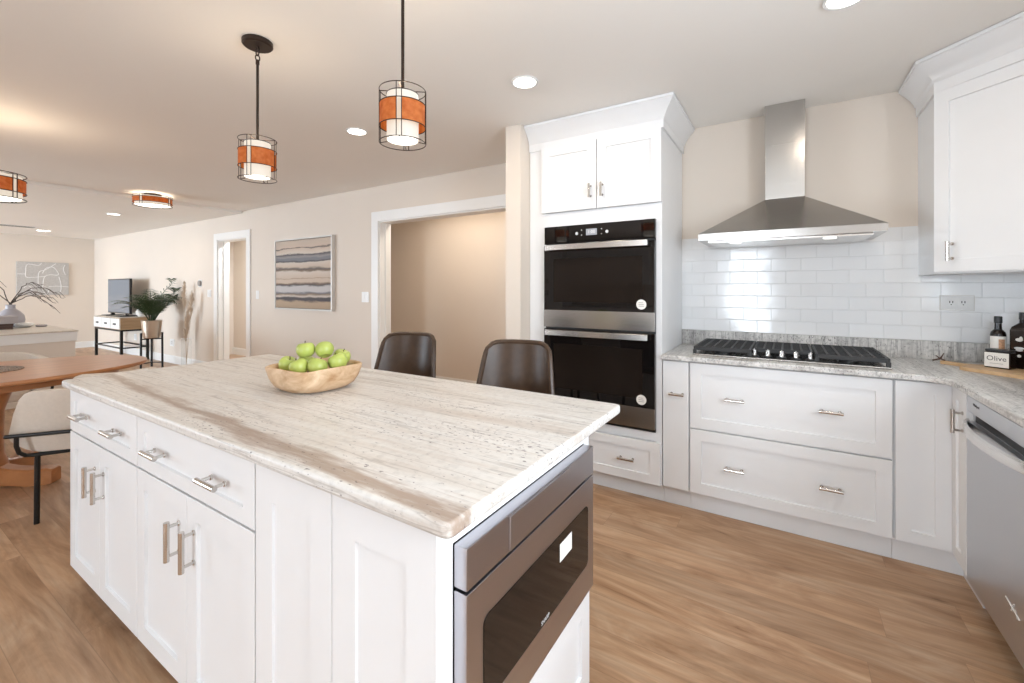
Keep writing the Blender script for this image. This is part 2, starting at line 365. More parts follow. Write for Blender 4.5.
class MB:
    def __init__(self): self.bm = bmesh.new()
    def box(self, x0, x1, y0, y1, z0, z1, bev=0.0, seg=2):
        t = bmesh.new()
        v = [t.verts.new((x, y, z)) for x in (x0, x1) for y in (y0, y1) for z in (z0, z1)]
        for f in ((0,1,3,2),(4,6,7,5),(0,4,5,1),(2,3,7,6),(0,2,6,4),(1,5,7,3)):
            t.faces.new([v[i] for i in f])
        if bev > 0:
            bmesh.ops.bevel(t, geom=list(t.edges), offset=bev, segments=seg, profile=0.5, affect='EDGES')
        self._merge(t); return self
    def obox(self, P, U, V, Wd, a, b, c, bev=0.0, seg=2):
        """box with one corner P and edges a*U, b*V, c*Wd"""
        t = bmesh.new(); P, U, V, Wd = Vector(P), Vector(U), Vector(V), Vector(Wd)
        v = [t.verts.new(P + U*i + V*j + Wd*k) for i in (0, a) for j in (0, b) for k in (0, c)]
        for f in ((0,1,3,2),(4,6,7,5),(0,4,5,1),(2,3,7,6),(0,2,6,4),(1,5,7,3)):
            t.faces.new([v[i] for i in f])
        bmesh.ops.recalc_face_normals(t, faces=list(t.faces))
        if bev > 0:
            bmesh.ops.bevel(t, geom=list(t.edges), offset=bev, segments=seg, profile=0.5, affect='EDGES')
        self._merge(t); return self
    def _merge(self, t):
        me = bpy.data.meshes.new('tmp'); t.to_mesh(me); t.free()
        self.bm.from_mesh(me); bpy.data.meshes.remove(me)
    def tube(self, pts, r, seg=10, closed=False, r_end=None, flat=None):
        pts = [Vector(p) for p in pts]; n = len(pts); rings = []
        up = None
        for i, p in enumerate(pts):
            if closed: d = pts[(i+1) % n] - pts[i-1]
            else: d = pts[min(i+1, n-1)] - pts[max(i-1, 0)]
            d.normalize()
            if up is None:
                up = Vector((0, 0, 1)) if abs(d.z) < 0.9 else Vector((1, 0, 0))
            a = d.cross(up)
            if a.length < 1e-6: a = d.cross(Vector((0.3, 1, 0.2)))
            a.normalize(); b = a.cross(d).normalized(); up = b
            rr = r if r_end is None else r + (r_end - r) * i / max(1, n-1)
            ry = rr if flat is None else rr * flat
            rings.append([self.bm.verts.new(p + a*rr*math.cos(2*PI*k/seg) + b*ry*math.sin(2*PI*k/seg)) for k in range(seg)])
        m = n if closed else n-1
        for i in range(m):
            A, B = rings[i], rings[(i+1) % n]
            for k in range(seg):
                self.bm.faces.new((A[k], A[(k+1) % seg], B[(k+1) % seg], B[k]))
        if not closed:
            self.bm.faces.new(list(reversed(rings[0]))); self.bm.faces.new(rings[-1])
        return self
    def lathe(self, prof, c=(0, 0, 0), seg=32, closed=False):
        """prof: [(r, z)] from bottom to top, turned about the vertical axis through c"""
        cx, cy, cz = c; rings = []
        for r, z in prof:
            if r < 1e-6: rings.append([self.bm.verts.new((cx, cy, cz+z))])
            else: rings.append([self.bm.verts.new((cx + r*math.cos(2*PI*k/seg), cy + r*math.sin(2*PI*k/seg), cz+z)) for k in range(seg)])
        pairs = list(zip(rings, rings[1:]))
        if closed: pairs.append((rings[-1], rings[0]))
        for A, B in pairs:
            if len(A) == 1 and len(B) == 1: continue
            for k in range(seg):
                k2 = (k+1) % seg
                if len(A) == 1: self.bm.faces.new((A[0], B[k2], B[k]))
                elif len(B) == 1: self.bm.faces.new((A[k], A[k2], B[0]))
                else: self.bm.faces.new((A[k], A[k2], B[k2], B[k]))
        return self
    def disc_h(self, c, r, th, axis, seg=28):
        """a thin round disc with centre c facing along axis"""
        ax = Vector(axis).normalized(); c = Vector(c)
        return self.tube([c, c + ax*th], r, seg)
    def torus(self, c, R, r, seg=40, rs=8, tilt=None, sy=1.0):
        pts = [Vector((R*math.cos(2*PI*k/seg), R*sy*math.sin(2*PI*k/seg), 0)) for k in range(seg)]
        if tilt is not None: pts = [tilt @ p for p in pts]
        return self.tube([Vector(c) + p for p in pts], r, rs, closed=True)
    def prism(self, poly, z0, z1):
        A = [self.bm.verts.new((x, y, z0)) for x, y in poly]; B = [self.bm.verts.new((x, y, z1)) for x, y in poly]
        n = len(poly); fs = [self.bm.faces.new(list(reversed(A))), self.bm.faces.new(B)]
        for i in range(n): fs.append(self.bm.faces.new((A[i], A[(i+1) % n], B[(i+1) % n], B[i])))
        return self
    def loft(self, rings, cap0=True, cap1=True, closed=True):
        R = [[self.bm.verts.new(p) for p in ring] for ring in rings]
        for A, B in zip(R, R[1:]):
            n = len(A)
            for k in range(n if closed else n-1):
                self.bm.faces.new((A[k], A[(k+1) % n], B[(k+1) % n], B[k]))
        if cap0: self.bm.faces.new(list(reversed(R[0])))
        if cap1: self.bm.faces.new(R[-1])
        return self
    def sweep(self, prof, path, closed_prof=True):
        """prof: [(out, z)]; path: [(x, y, nx, ny)] - the profile is carried along the path, out along the mitre vector n"""
        return self.loft([[(x + nx*o, y + ny*o, z) for o, z in prof] for x, y, nx, ny in path])
    def shaker(self, P, U, Nn, w, h, frame=0.06, th=0.02, rec=0.009, fz=None, ch=0.0015):
        """shaker front: lower corner P (on the carcass), width along U, height along z, facing Nn"""
        P, U, Nn = Vector(P), Vector(U), Vector(Nn); Z = Vector((0, 0, 1)); fz = fz or frame
        def ring(iu, iz, d):
            return [P + U*iu + Z*iz + Nn*d, P + U*(w-iu) + Z*iz + Nn*d, P + U*(w-iu) + Z*(h-iz) + Nn*d, P + U*iu + Z*(h-iz) + Nn*d]
        self.loft([ring(0, 0, 0), ring(0, 0, th-ch), ring(ch, ch, th), ring(frame, fz, th), ring(frame+0.0015, fz+0.0015, th-rec)])
        return self
    def slab(self, P, U, Nn, w, h, th=0.02, ch=0.0015):
        P, U, Nn = Vector(P), Vector(U), Vector(Nn); Z = Vector((0, 0, 1))
        def ring(i, d):
            return [P + U*i + Z*i + Nn*d, P + U*(w-i) + Z*i + Nn*d, P + U*(w-i) + Z*(h-i) + Nn*d, P + U*i + Z*(h-i) + Nn*d]
        self.loft([ring(0, 0), ring(0, th-ch), ring(ch, th)]); return self
    def build(self, name, mat, parent=None, origin=None, local=False, sharp=35, double=False):
        bmesh.ops.recalc_face_normals(self.bm, faces=list(self.bm.faces))
        off = Vector((0, 0, 0))
        if not local:
            off = woff(parent) if parent is not None else Vector(origin or (0, 0, 0))
        if off.length > 0: bmesh.ops.translate(self.bm, verts=list(self.bm.verts), vec=-off)
        ca = math.radians(sharp)
        for e in self.bm.edges:
            e.smooth = not (len(e.link_faces) == 2 and e.calc_face_angle(0) > ca)
        for f in self.bm.faces: f.smooth = True
        me = bpy.data.meshes.new(name); self.bm.to_mesh(me); self.bm.free()
        me.materials.append(mat)
        o = bpy.data.objects.new(name, me); COL.objects.link(o)
        wn = o.modifiers.new('face_normals', 'WEIGHTED_NORMAL'); wn.keep_sharp = True; wn.weight = 90
        if parent is not None: o.parent = parent
        elif origin is not None: o.location = origin
        return o

def thing(name, label, cat, loc=(0, 0, 0), group=None, rotz=0.0):
    o = bpy.data.objects.new(name, None); COL.objects.link(o)
    o.location = loc; o.rotation_euler = (0, 0, rotz); o.empty_display_size = 0.1
    return tag(o, label, cat, group)
def tag(o, label, cat, group=None):
    o['label'] = label; o['category'] = cat
    if group: o['group'] = group
    return o
def struct(o):
    o['kind'] = 'structure'; return o
def copy_tree(o, parent=None):
    c = o.copy(); COL.objects.link(c)
    if parent is not None: c.parent = parent
    for ch in [k for k in SRC_CHILDREN(o)]: copy_tree(ch, c)
    return c
def SRC_CHILDREN(o): return list(o.children)

def lettering(name, s, P, U, V, size, mat, parent, align='CENTER', th=0.0006):
    """flat raised lettering centred at P, reading along U, up along V"""
    cu = bpy.data.curves.new('text', 'FONT'); cu.body = s; cu.size = size; cu.align_x = align; cu.align_y = 'CENTER'; cu.extrude = th / 2
    cu.resolution_u = 3
    to = bpy.data.objects.new('text', cu); COL.objects.link(to)
    bpy.context.view_layer.update()
    dg = bpy.context.evaluated_depsgraph_get()
    me = bpy.data.meshes.new_from_object(to.evaluated_get(dg))
    bpy.data.objects.remove(to); bpy.data.curves.remove(cu)
    U, V = Vector(U).normalized(), Vector(V).normalized(); Wd = U.cross(V)
    P = Vector(P) - woff(parent)
    for v in me.vertices:
        v.co = P + U*v.co.x + V*v.co.y + Wd*v.co.z
    me.materials.clear(); me.materials.append(mat); me.name = name
    o = bpy.data.objects.new(name, me); COL.objects.link(o); o.parent = parent
    return o

def pull(parent, C, D, Nn, L=0.105, name='handle'):
    """bar pull: centre C on the door face, bar along D, standing off along Nn"""
    C, D, Nn = Vector(C), Vector(D), Vector(Nn); mb = MB(); off = 0.033
    e = L / 2; r = 0.0078
    pts = [C + Nn*off + D*(-e), C + Nn*off + D*(-e+0.004), C + Nn*off + D*(e-0.004), C + Nn*off + D*e]
    mb.tube([pts[0], pts[1], pts[2], pts[3]], r, 14)
    for s in (-1, 1):
        b = C + D*s*(e*0.74)
        mb.tube([b - Nn*0.0005, b + Nn*0.004], 0.0078, 14)
        mb.tube([b + Nn*0.003, b + Nn*off], 0.0048, 10)
    return mb.build(name, M['nickel'], parent)

X_, Y_, Z_ = Vector((1, 0, 0)), Vector((0, 1, 0)), Vector((0, 0, 1))
CEIL = 2.457
W = 3.338       # face of the long back wall
D0 = 2.748      # carcass front of the range cabinets (door faces at D0-0.02)
XL = -13.25     # far living room wall
XR = 1.24       # wall on the right
YB = -4.5       # wall behind the camera
HALL = 4.45

# ------------------------------------------------------------------ the room
struct(MB().box(XL-0.15, XR+0.15, YB-0.15, HALL+0.15, -0.12, 0).build('floor', M['floor']))
mb = MB()
mb.box(-6.8, XR+0.15, YB-0.15, HALL+0.15, CEIL, CEIL+0.15)
mb.box(XL-0.15, -6.8, YB-0.15, HALL+0.15, CEIL-0.035, CEIL+0.15)
struct(mb.build('ceiling', M['ceil']))
DL, DR, DT = -7.53, -6.65, 2.07
OL, OR, OT = -3.85, -1.76, 2.065
mb = MB()
mb.box(XL-0.15, DL, W, W+0.16, 0, CEIL); mb.box(DL, DR, W, W+0.16, DT, CEIL)
mb.box(DR, OL, W, W+0.16, 0, CEIL); mb.box(OL, OR, W, W+0.16, OT, CEIL)
mb.box(OR, XR+0.15, W, W+0.16, 0, CEIL)
struct(mb.build('wall_back', M['wall']))
struct(MB().box(-1.684, -1.561, 2.60, W, 0, CEIL).build('wall_partition', M['wall']))
struct(MB().box(XL-0.15, XL, YB-0.15, W, 0, CEIL).build('wall_left', M['wall']))
mb = MB()       # right wall with an unseen window added as a fill source
wy0, wy1, wz0, wz1 = -0.25, 1.25, 1.08, 2.12
mb.box(XR, XR+0.15, YB-0.15, wy0, 0, CEIL); mb.box(XR, XR+0.15, wy1, W, 0, CEIL)
mb.box(XR, XR+0.15, wy0, wy1, 0, wz0); mb.box(XR, XR+0.15, wy0, wy1, wz1, CEIL)
struct(mb.build('wall_right', M['wall']))
mb = MB()       # wall behind the camera with its door and windows
ops = [(-12.6, -9.2, 0.4, 2.25), (-8.7, -6.5, 0.75, 2.15), (-1.22, -0.26, 0.0, 2.3)]
x = XL
for a, b, z0, z1 in ops:
    mb.box(x, a, YB-0.15, YB, 0, CEIL)
    if z0 > 0: mb.box(a, b, YB-0.15, YB, 0, z0)
    mb.box(a, b, YB-0.15, YB, z1, CEIL); x = b
mb.box(x, XR, YB-0.15, YB, 0, CEIL)
struct(mb.build('wall_front', M['wall']))
mb = MB()
mb.box(-9.4, -0.9, HALL, HALL+0.1, 0, CEIL); mb.box(-9.5, -9.4, W+0.16, HALL+0.1, 0, CEIL); mb.box(-0.9, -0.8, W+0.16, HALL+0.1, 0, CEIL)
mb.box(-5.2, -5.1, W+0.16, HALL, 0, CEIL)
struct(mb.build('wall_hall', M['wall']))
# window and door frames
def win_frame(n, a, b, z0, z1, mull, door=False):
    mb = MB(); t = 0.055; y0, y1 = YB-0.11, YB-0.03
    mb.box(a, a+t, y0, y1, z0, z1, 0.004); mb.box(b-t, b, y0, y1, z0, z1, 0.004)
    mb.box(a+t, b-t, y0, y1, z1-t, z1, 0.004); mb.box(a+t, b-t, y0, y1, z0, z0+(0.2 if door else t), 0.004)
    for i in range(1, mull):
        xm = a + (b-a)*i/mull; mb.box(xm-0.03, xm+0.03, y0, y1, z0+t, z1-t, 0.004)
    nm = ('door_%d' if door else 'window_%d') % n
    f = struct(mb.build(nm, M['trim']))
    MB().box(a+t*0.6, b-t*0.6, YB-0.072, YB-0.066, z0+t*0.6, z1-t*0.6).build('glass_pane', M['pane'], f)
    mb = MB(); c = 0.09
    mb.box(a-c, a, YB, YB+0.018, z0 if door else z0-c, z1+c, 0.003); mb.box(b, b+c, YB, YB+0.018, z0 if door else z0-c, z1+c, 0.003)
    mb.box(a, b, YB, YB+0.018, z1, z1+c, 0.003)
    if not door: mb.box(a, b, YB, YB+0.03, z0-c, z0, 0.003)
    mb.build('casing', M['trim'], f)
win_frame(1, *ops[0], 3); win_frame(2, *ops[1], 2); win_frame(1, *ops[2], 1, True)
mb = MB(); t = 0.055
mb.box(XR+0.03, XR+0.11, wy0, wy0+t, wz0, wz1, 0.004); mb.box(XR+0.03, XR+0.11, wy1-t, wy1, wz0, wz1, 0.004)
mb.box(XR+0.03, XR+0.11, wy0+t, wy1-t, wz0, wz0+t, 0.004); mb.box(XR+0.03, XR+0.11, wy0+t, wy1-t, wz1-t, wz1, 0.004)
mb.box(XR+0.03, XR+0.11, 0.47, 0.53, wz0+t, wz1-t, 0.004)
f = struct(mb.build('window_3', M['trim']))  # made-up window that lets the side fill light in
MB().box(XR+0.066, XR+0.072, wy0+t*0.6, wy1-t*0.6, wz0+t*0.6, wz1-t*0.6).build('glass_pane', M['pane'], f)
# casings of the two openings in the back wall
def casing(n, a, b, top, c=0.10):
    mb = MB(); y0, y1 = W-0.02, W
    mb.box(a-c, a+0.004, y0, y1, 0, top+c, 0.004); mb.box(b-0.004, min(b+c, -1.685), y0, y1, 0, top+c, 0.004)
    mb.box(a+0.004, b-0.004, y0, y1, top-0.004, top+c, 0.004)
    mb.box(a, a+0.016, W, W+0.16, 0, top); mb.box(b-0.016, b, W, W+0.16, 0, top); mb.box(a+0.016, b-0.016, W, W+0.16, top-0.016, top)
    mb.box(a+0.016, a+0.028, W+0.07, W+0.105, 0, top-0.016, 0.002)
    struct(mb.build('trim_%d' % n, M['trim']))
casing(1, DL, DR, DT); casing(2, OL, OR, OT, 0.105)
# baseboards
def base(nm, segs, axis):
    mb = MB(); h, t = 0.135, 0.016
    for s in segs:
        if axis == 'y-': mb.loft([[(x, s[2]-o, z) for o, z in ((0, 0), (t, 0), (t, h-0.02), (t*0.45, h), (0, h))] for x in s[:2]])
        else: mb.loft([[(s[2]+o, y, z) for o, z in ((0, 0), (t, 0), (t, h-0.02), (t*0.45, h), (0, h))] for y in s[:2]])
    struct(mb.build(nm, M['trim']))
base('baseboard_back', [(XL+0.016, DL-0.10, W), (DR+0.10, OL-0.105, W)], 'y-')
base('baseboard_left', [(YB, W, XL)], 'x+')
base('baseboard_hall', [(-9.4, -5.2, HALL), (-5.1, -0.9, HALL)], 'y-')
# subway tile behind the range and on the right wall
mb = MB(); mb.box(-0.636, XR, W-0.009, W, 1.018, 1.668); mb.box(XR-0.009, XR, 1.4, W-0.009, 1.018, 1.668)
struct(mb.build('trim_3', M['tile']))

# ------------------------------------------------------------------ kitchen island
IX0, IX1, IY0, IY1 = -2.665, -0.477, 0.562, 1.468       # slab
FY = 0.608                                             # carcass front (doors stand 0.02 proud)
TOP, SLAB = 0.914, 0.884
def stone_slab(poly, z0, z1, bev, corner_r=0.0):
    mb = MB(); t = bmesh.new()
    A = [t.verts.new((x, y, z0)) for x, y in poly]; B = [t.verts.new((x, y, z1)) for x, y in poly]
    n = len(poly); t.faces.new(list(reversed(A))); t.faces.new(B)
    for i in range(n): t.faces.new((A[i], A[(i+1) % n], B[(i+1) % n], B[i]))
    bmesh.ops.recalc_face_normals(t, faces=list(t.faces))
    hz = [e for e in t.edges if abs(e.verts[0].co.z - e.verts[1].co.z) < 1e-6]
    bmesh.ops.bevel(t, geom=hz, offset=bev, segments=3, profile=0.5, affect='EDGES')
    mb._merge(t); return mb
def rounded(pts, r, seg=6):
    out = []; n = len(pts)
    for i in range(n):
        p = Vector((*pts[i][:2], 0)); a = Vector((*pts[i-1][:2], 0)); b = Vector((*pts[(i+1) % n][:2], 0))
        rr = pts[i][2] if len(pts[i]) > 2 else r
        if rr < 1e-5: out.append((p.x, p.y)); continue
        d0 = (a-p).normalized(); d1 = (b-p).normalized(); p0 = p + d0*rr; p1 = p + d1*rr
        for k in range(seg+1):
            s = k/seg; q = p0*(1-s)**2 + p*2*s*(1-s) + p1*s*s; out.append((q.x, q.y))
    return out
isl_top = stone_slab(rounded([(IX0, IY0), (IX1, IY0), (IX1, IY1), (IX0, IY1)], 0.022), SLAB, TOP, 0.008).build('island_countertop', M['granite_i'], None, (-1.59, 1.0, SLAB))
tag(isl_top, 'long streaky beige granite slab covering the white island under the fruit bowl', 'countertop')

ND = Vector((0, -1, 0))
def island_cab(x0, x1, label):
    t = thing('island_cabinet', label, 'cabinet', ((x0+x1)/2, FY, 0), 'white cabinets of the kitchen island')
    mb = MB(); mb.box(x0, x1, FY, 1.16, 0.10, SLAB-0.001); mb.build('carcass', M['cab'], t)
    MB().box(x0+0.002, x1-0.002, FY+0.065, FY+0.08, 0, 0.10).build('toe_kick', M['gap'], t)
    g = 0.002; w = x1-x0-2*g
    d = MB().shaker((x0+g, FY, 0.697), X_, ND, w, 0.872-0.697, 0.055, 0.02, 0.007, 0.045).build('drawer', M['cab'], t)
    for s in (0.25, 0.755): pull(d, (x0+g+w*s, FY-0.02, 0.782), X_, ND)
    hw = (w-0.003)/2
    for k in range(2):
        xa = x0+g+k*(hw+0.003)
        dr = MB().shaker((xa, FY, 0.103), X_, ND, hw, 0.690-0.103, 0.062).build('door', M['cab'], t)
        pull(dr, (xa + (hw-0.048 if k == 0 else 0.048), FY-0.02, 0.552), Z_, ND, 0.118)
    return t
island_cab(-2.648, -1.901, 'white island cabinet at the far end of the row, beside the cream dining chair')
island_cab(-1.899, -1.137, 'white island cabinet with two drawer pulls, between the far one and plain panels')
t = thing('microwave_cabinet', 'white end cabinet of the island holding the microwave drawer', 'cabinet', (-0.84, FY, 0), 'white cabinets of the kitchen island')
EX = -0.525
mb = MB(); mb.box(-1.135, EX-0.002, FY, 0.632, 0.10, SLAB-0.001); mb.box(-1.135, -1.12, 0.632, 1.28, 0.10, SLAB-0.001)
mb.box(-1.12, EX-0.002, 1.255, 1.28, 0.10, SLAB-0.001); mb.box(-1.12, EX-0.002, 0.632, 1.255, 0.10, 0.395); mb.box(-1.12, EX-0.002, 0.632, 1.255, 0.838, SLAB-0.001)
mb.build('carcass', M['cab'], t)
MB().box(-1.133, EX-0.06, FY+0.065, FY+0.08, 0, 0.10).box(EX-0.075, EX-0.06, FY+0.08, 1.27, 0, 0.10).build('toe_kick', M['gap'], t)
for xa, xb in ((-1.133, -0.828), (-0.826, EX-0.002)):
    MB().shaker((xa, FY, 0.103), X_, ND, xb-xa, 0.770, 0.076, 0.02, 0.006, 0.083).build('front_panel', M['cab'], t)
mb = MB(); mb.box(EX-0.002, EX, FY-0.018, 0.6285, 0.10, SLAB-0.001); mb.box(EX-0.002, EX, 1.2515, 1.282, 0.10, SLAB-0.001)
mb.box(EX-0.002, EX, 0.6285, 1.2515, 0.8355, SLAB-0.001)
mb.build('end_frame', M['cab'], t)
MB().shaker((EX-0.002, 0.636, 0.108), Y_, X_, 0.618, 0.29, 0.058).build('drawer', M['cab'], t)
# back panel and far end panel of the island (seen under the overhang)
MB().box(-1.134, EX-0.002, 1.281, 1.295, 0.0, SLAB-0.001).build('back_panel', M['cab'], t)

# microwave drawer
t = thing('microwave_oven', 'stainless steel microwave drawer built into the island end below the slab', 'microwave', (-0.55, 0.94, 0.40))
mf = -0.493; y0, y1 = 0.631, 1.250
MB().box(-1.05, EX+0.0005, y0+0.006, y1-0.006, 0.412, 0.832).build('housing', M['black'], t)
cp = MB().box(EX+0.001, mf, y0, y1, 0.754, 0.834, 0.0025).build('control_panel', M['steel_y'], t)
MB().box(mf-0.002, mf+0.004, 0.775, 1.083, 0.7575, 0.8305, 0.002).build('control_flap', M['steel_y'], cp)
dr = MB().box(EX+0.001, mf, y0, y1, 0.413, 0.748, 0.0025).build('door', M['steel_y'], t)
def rrect(u0, u1, v0, v1, r, seg=5):
    pts = []
    for cx, cy, a0 in ((u1-r, v1-r, 0), (u0+r, v1-r, PI/2), (u0+r, v0+r, PI), (u1-r, v0+r, 1.5*PI)):
        for k in range(seg+1):
            a = a0 + PI/2*k/seg; pts.append((cx + r*math.cos(a), cy + r*math.sin(a)))
    return pts
rr = rrect(0.682, 1.205, 0.502, 0.676, 0.018)
wn = MB().loft([[(mf-0.001, u, v) for u, v in rr], [(mf+0.0015, u, v) for u, v in rr]]).build('window', M['window_glass'], dr)
MB().box(mf+0.0016, mf+0.0022, 1.015, 1.088, 0.606, 0.652, 0.0).build('sticker', M['paper'], wn)
lettering('lettering', 'SHARP', (mf+0.0018, 0.935, 0.512), Y_, Z_, 0.014, M['silverink'], wn)

# cabinets on the wall behind the camera, mirrored in the oven glass
t = thing('pantry_cabinet', 'tall white pantry behind the camera, mirrored in the oven glass', 'cabinet', (-4.85, YB, 0))
MB().box(-5.25, -4.45, YB+0.02, YB+0.58, 0.0, 2.30).build('carcass', M['cab'], t)
for z0, z1, hz in ((0.11, 1.36, 1.22), (1.366, 2.285, 1.50)):
    for k in range(2):
        xa = -5.247 + k*0.399
        d = MB().shaker((xa, YB+0.581, z0), X_, Y_, 0.395, z1-z0, 0.062).build('door', M['cab'], t)
        pull(d, (xa + (0.36 if k == 0 else 0.035), YB+0.601, hz), Z_, Y_, 0.11)
t = thing('wall_cabinet', 'white wall cabinet behind the camera, mirrored in the oven glass', 'cabinet', (-3.7, YB, 1.40))
MB().box(-4.44, -2.50, YB+0.02, YB+0.33, 1.40, 2.30).build('carcass', M['cab'], t)
for k in range(3):
    xa = -4.437 + k*0.645
    d = MB().shaker((xa, YB+0.331, 1.405), X_, Y_, 0.641, 0.88, 0.062).build('door', M['cab'], t)
    pull(d, (xa + (0.035 if k == 2 else 0.605), YB+0.351, 1.50), Z_, Y_, 0.11)
t = thing('buffet_cabinet', 'low white cabinet run behind the camera under the mirrored wall cabinet', 'cabinet', (-3.7, YB, 0))
MB().box(-4.44, -2.50, YB+0.02, YB+0.58, 0.0, 0.88).build('carcass', M['cab'], t)
MB().box(-4.445, -2.48, YB+0.02, YB+0.61, 0.8805, 0.91, 0.004).build('worktop', M['granite_r'], t)
for k in range(3): MB().shaker((-4.437 + k*0.645, YB+0.581, 0.11), X_, Y_, 0.641, 0.765, 0.062).build('door', M['cab'], t)

# ------------------------------------------------------------------ range wall: tall oven cabinet
FX0, FX1 = -1.557, -0.636
t = thing('oven_cabinet', 'tall white cabinet with crown moulding housing the double wall oven', 'cabinet', (-1.09, D0, 0))
OX0, OX1, OZ0, OZ1 = -1.429, -0.671, 0.432, 1.738
mb = MB()
mb.box(FX0, OX0-0.001, D0-0.02, W-0.001, 0.11, 2.30); mb.box(OX1+0.001, FX1, D0-0.02, W-0.001, 0.11, 2.30)
mb.box(OX0-0.001, OX1+0.001, D0-0.02, W-0.001, OZ1+0.001, 1.835); mb.box(OX0-0.001, OX1+0.001, D0, W-0.001, 1.835, 2.30)
mb.box(OX0-0.001, OX1+0.001, D0-0.02, W-0.001, 0.375, OZ0-0.001); mb.box(OX0-0.001, OX1+0.001, D0, W-0.001, 0.11, 0.375)
mb.box(OX0-0.001, OX1+0.001, W-0.02, W-0.001, OZ0, OZ1)
mb.build('carcass', M['cab'], t)
MB().box(FX0, FX1, D0+0.03, D0+0.045, 0, 0.11).build('toe_kick', M['cab'], t)
wd_ = 0.4105
for k in range(2):
    xa = -1.458 + k*(wd_+0.003)
    d = MB().shaker((xa, D0-0.021, 1.838), X_, ND, wd_-0.002, 2.292-1.838, 0.062).build('door', M['cab'], t)
    pull(d, (xa + (wd_-0.040 if k == 0 else 0.038), D0-0.041, 1.953), Z_, ND, 0.09)
d = MB().shaker((-1.458, D0-0.021, 0.116), X_, ND, 0.816, 0.372-0.116, 0.062, 0.02, 0.007, 0.055).build('drawer', M['cab'], t)
pull(d, (-0.846, D0-0.041, 0.247), X_, ND)
def crown(path, ztop):
    z0 = ztop-0.168
    prof = [(0, z0), (0.012, z0), (0.012, z0+0.052), (0.018, z0+0.058), (0.022, z0+0.072), (0.036, z0+0.096), (0.060, z0+0.126), (0.076, z0+0.142), (0.080, z0+0.150), (0.086, z0+0.152), (0.086, ztop), (0, ztop)]
    return MB().sweep(prof, path)
crown([(FX0, D0-0.021, 0, -1), (FX1, D0-0.021, 1, -1), (FX1, W-0.002, 1, 0)], CEIL-0.003).build('crown_moulding', M['cab'], t)

# double wall oven
t = thing('double_wall_oven', 'double wall oven with two black glass doors and steel bar handles', 'oven', (-1.05, D0-0.02, OZ0))
fy = D0-0.02
MB().box(OX0, OX1, fy, fy+0.55, OZ0, OZ1).build('housing', M['black'], t)
cp = MB().box(OX0, OX1, fy-0.022, fy-0.0005, 1.618, OZ1, 0.002).build('control_panel', M['blackglass'], t)
dp = MB().box(-1.119, -1.043, fy-0.0228, fy-0.0221, 1.664, 1.706).build('display', M['display'], cp)
lettering('digits', '1:00', (-1.081, fy-0.0232, 1.685), X_, Z_, 0.030, M['white'], dp)
for xk in (-1.185, -0.975):
    MB().disc_h((xk, fy-0.0221, 1.680), 0.010, 0.0015, ND, 16).build('touch_key', M['silverink'], cp)
for xk in (-1.150, -1.012):
    for zk in (1.668, 1.700): MB().disc_h((xk, fy-0.0221, zk), 0.0035, 0.001, ND, 10).build('touch_key', M['silverink'], cp)
def oven_door(z0, z1, strip, hz, hh):
    dr = MB().box(OX0, OX1, fy-0.030, fy-0.0005, z0, z1, 0.003).build('door', M['blackglass'], t)
    MB().box(OX0+0.075, OX1-0.075, fy-0.0312, fy-0.0302, z0+strip+0.055, hz-0.075, 0.0).build('window', M['window_glass'], dr)
    MB().box(OX0, OX1, fy-0.0325, fy-0.0302, z0, z0+strip, 0.001).build('trim_strip', M['steel'], dr)
    mb = MB(); n = 12
    # bar handle, slightly bowed, with end posts
    rings = []
    for k in range(n+1):
        s = k/n; xx = OX0+0.028 + (OX1-OX0-0.062)*s; yy = fy-0.066 - 0.010*math.sin(PI*s)
        rings.append([(xx, yy, hz-hh/2), (xx, yy-0.008, hz-hh/2+0.004), (xx, yy-0.008, hz+hh/2-0.004), (xx, yy, hz+hh/2), (xx, yy+0.008, hz+hh/2-0.004), (xx, yy+0.008, hz-hh/2+0.004)])
    mb.loft(rings)
    for xx in (OX0+0.046, OX1-0.052): mb.box(xx-0.012, xx+0.012, fy-0.060, fy-0.0302, hz-hh/2+0.006, hz+hh/2-0.006, 0.002)
    mb.build('handle', M['steel_b'], dr)
    s = MB().disc_h((-0.752, fy-0.0302 - 0.0012, z0+strip+0.048), 0.031, 0.0008, ND, 28).build('round_sticker', M['paper'], dr)
    for i in range(3): MB().box(-0.752-0.017, -0.752+0.017-0.006*(i == 2), fy-0.0324, fy-0.0321, z0+strip+0.036+i*0.011, z0+strip+0.039+i*0.011).build('print_line', M['greysw'], s)
oven_door(1.048, 1.606, 0.117, 1.590, 0.042)
oven_door(0.452, 1.036, 0.126, 1.012, 0.040)
MB().box(OX0, OX1, fy-0.012, fy-0.0005, OZ0, 0.449, 0.001).build('vent_strip', M['blackmetal'], t)

# ------------------------------------------------------------------ base cabinets
RC_TOP = SLAB
def toe(mb, x0, x1): return mb.box(x0, x1, D0+0.03, D0+0.045, 0, 0.11)
t = thing('pull_out_cabinet', 'narrow white base cabinet with one high pull, next to the ovens', 'cabinet', (-0.556, D0, 0), 'white base cabinets along the range wall')
MB().box(-0.634, -0.480, D0, W-0.001, 0.11, RC_TOP-0.001).build('carcass', M['cab'], t)
toe(MB(), -0.634, -0.480).build('toe_kick', M['cab'], t)
d = MB().slab((-0.631, D0, 0.116), X_, ND, 0.147, 0.876-0.116).build('pull_out_front', M['cab'], t)
pull(d, (-0.548, D0-0.02, 0.684), X_, ND, 0.085)
t = thing('drawer_cabinet', 'wide white base cabinet with two deep drawers below the gas cooktop', 'cabinet', (-0.02, D0, 0), 'white base cabinets along the range wall')
MB().box(-0.479, 0.437, D0, W-0.001, 0.11, RC_TOP-0.001).build('carcass', M['cab'], t)
toe(MB(), -0.479, 0.437).build('toe_kick', M['cab'], t)
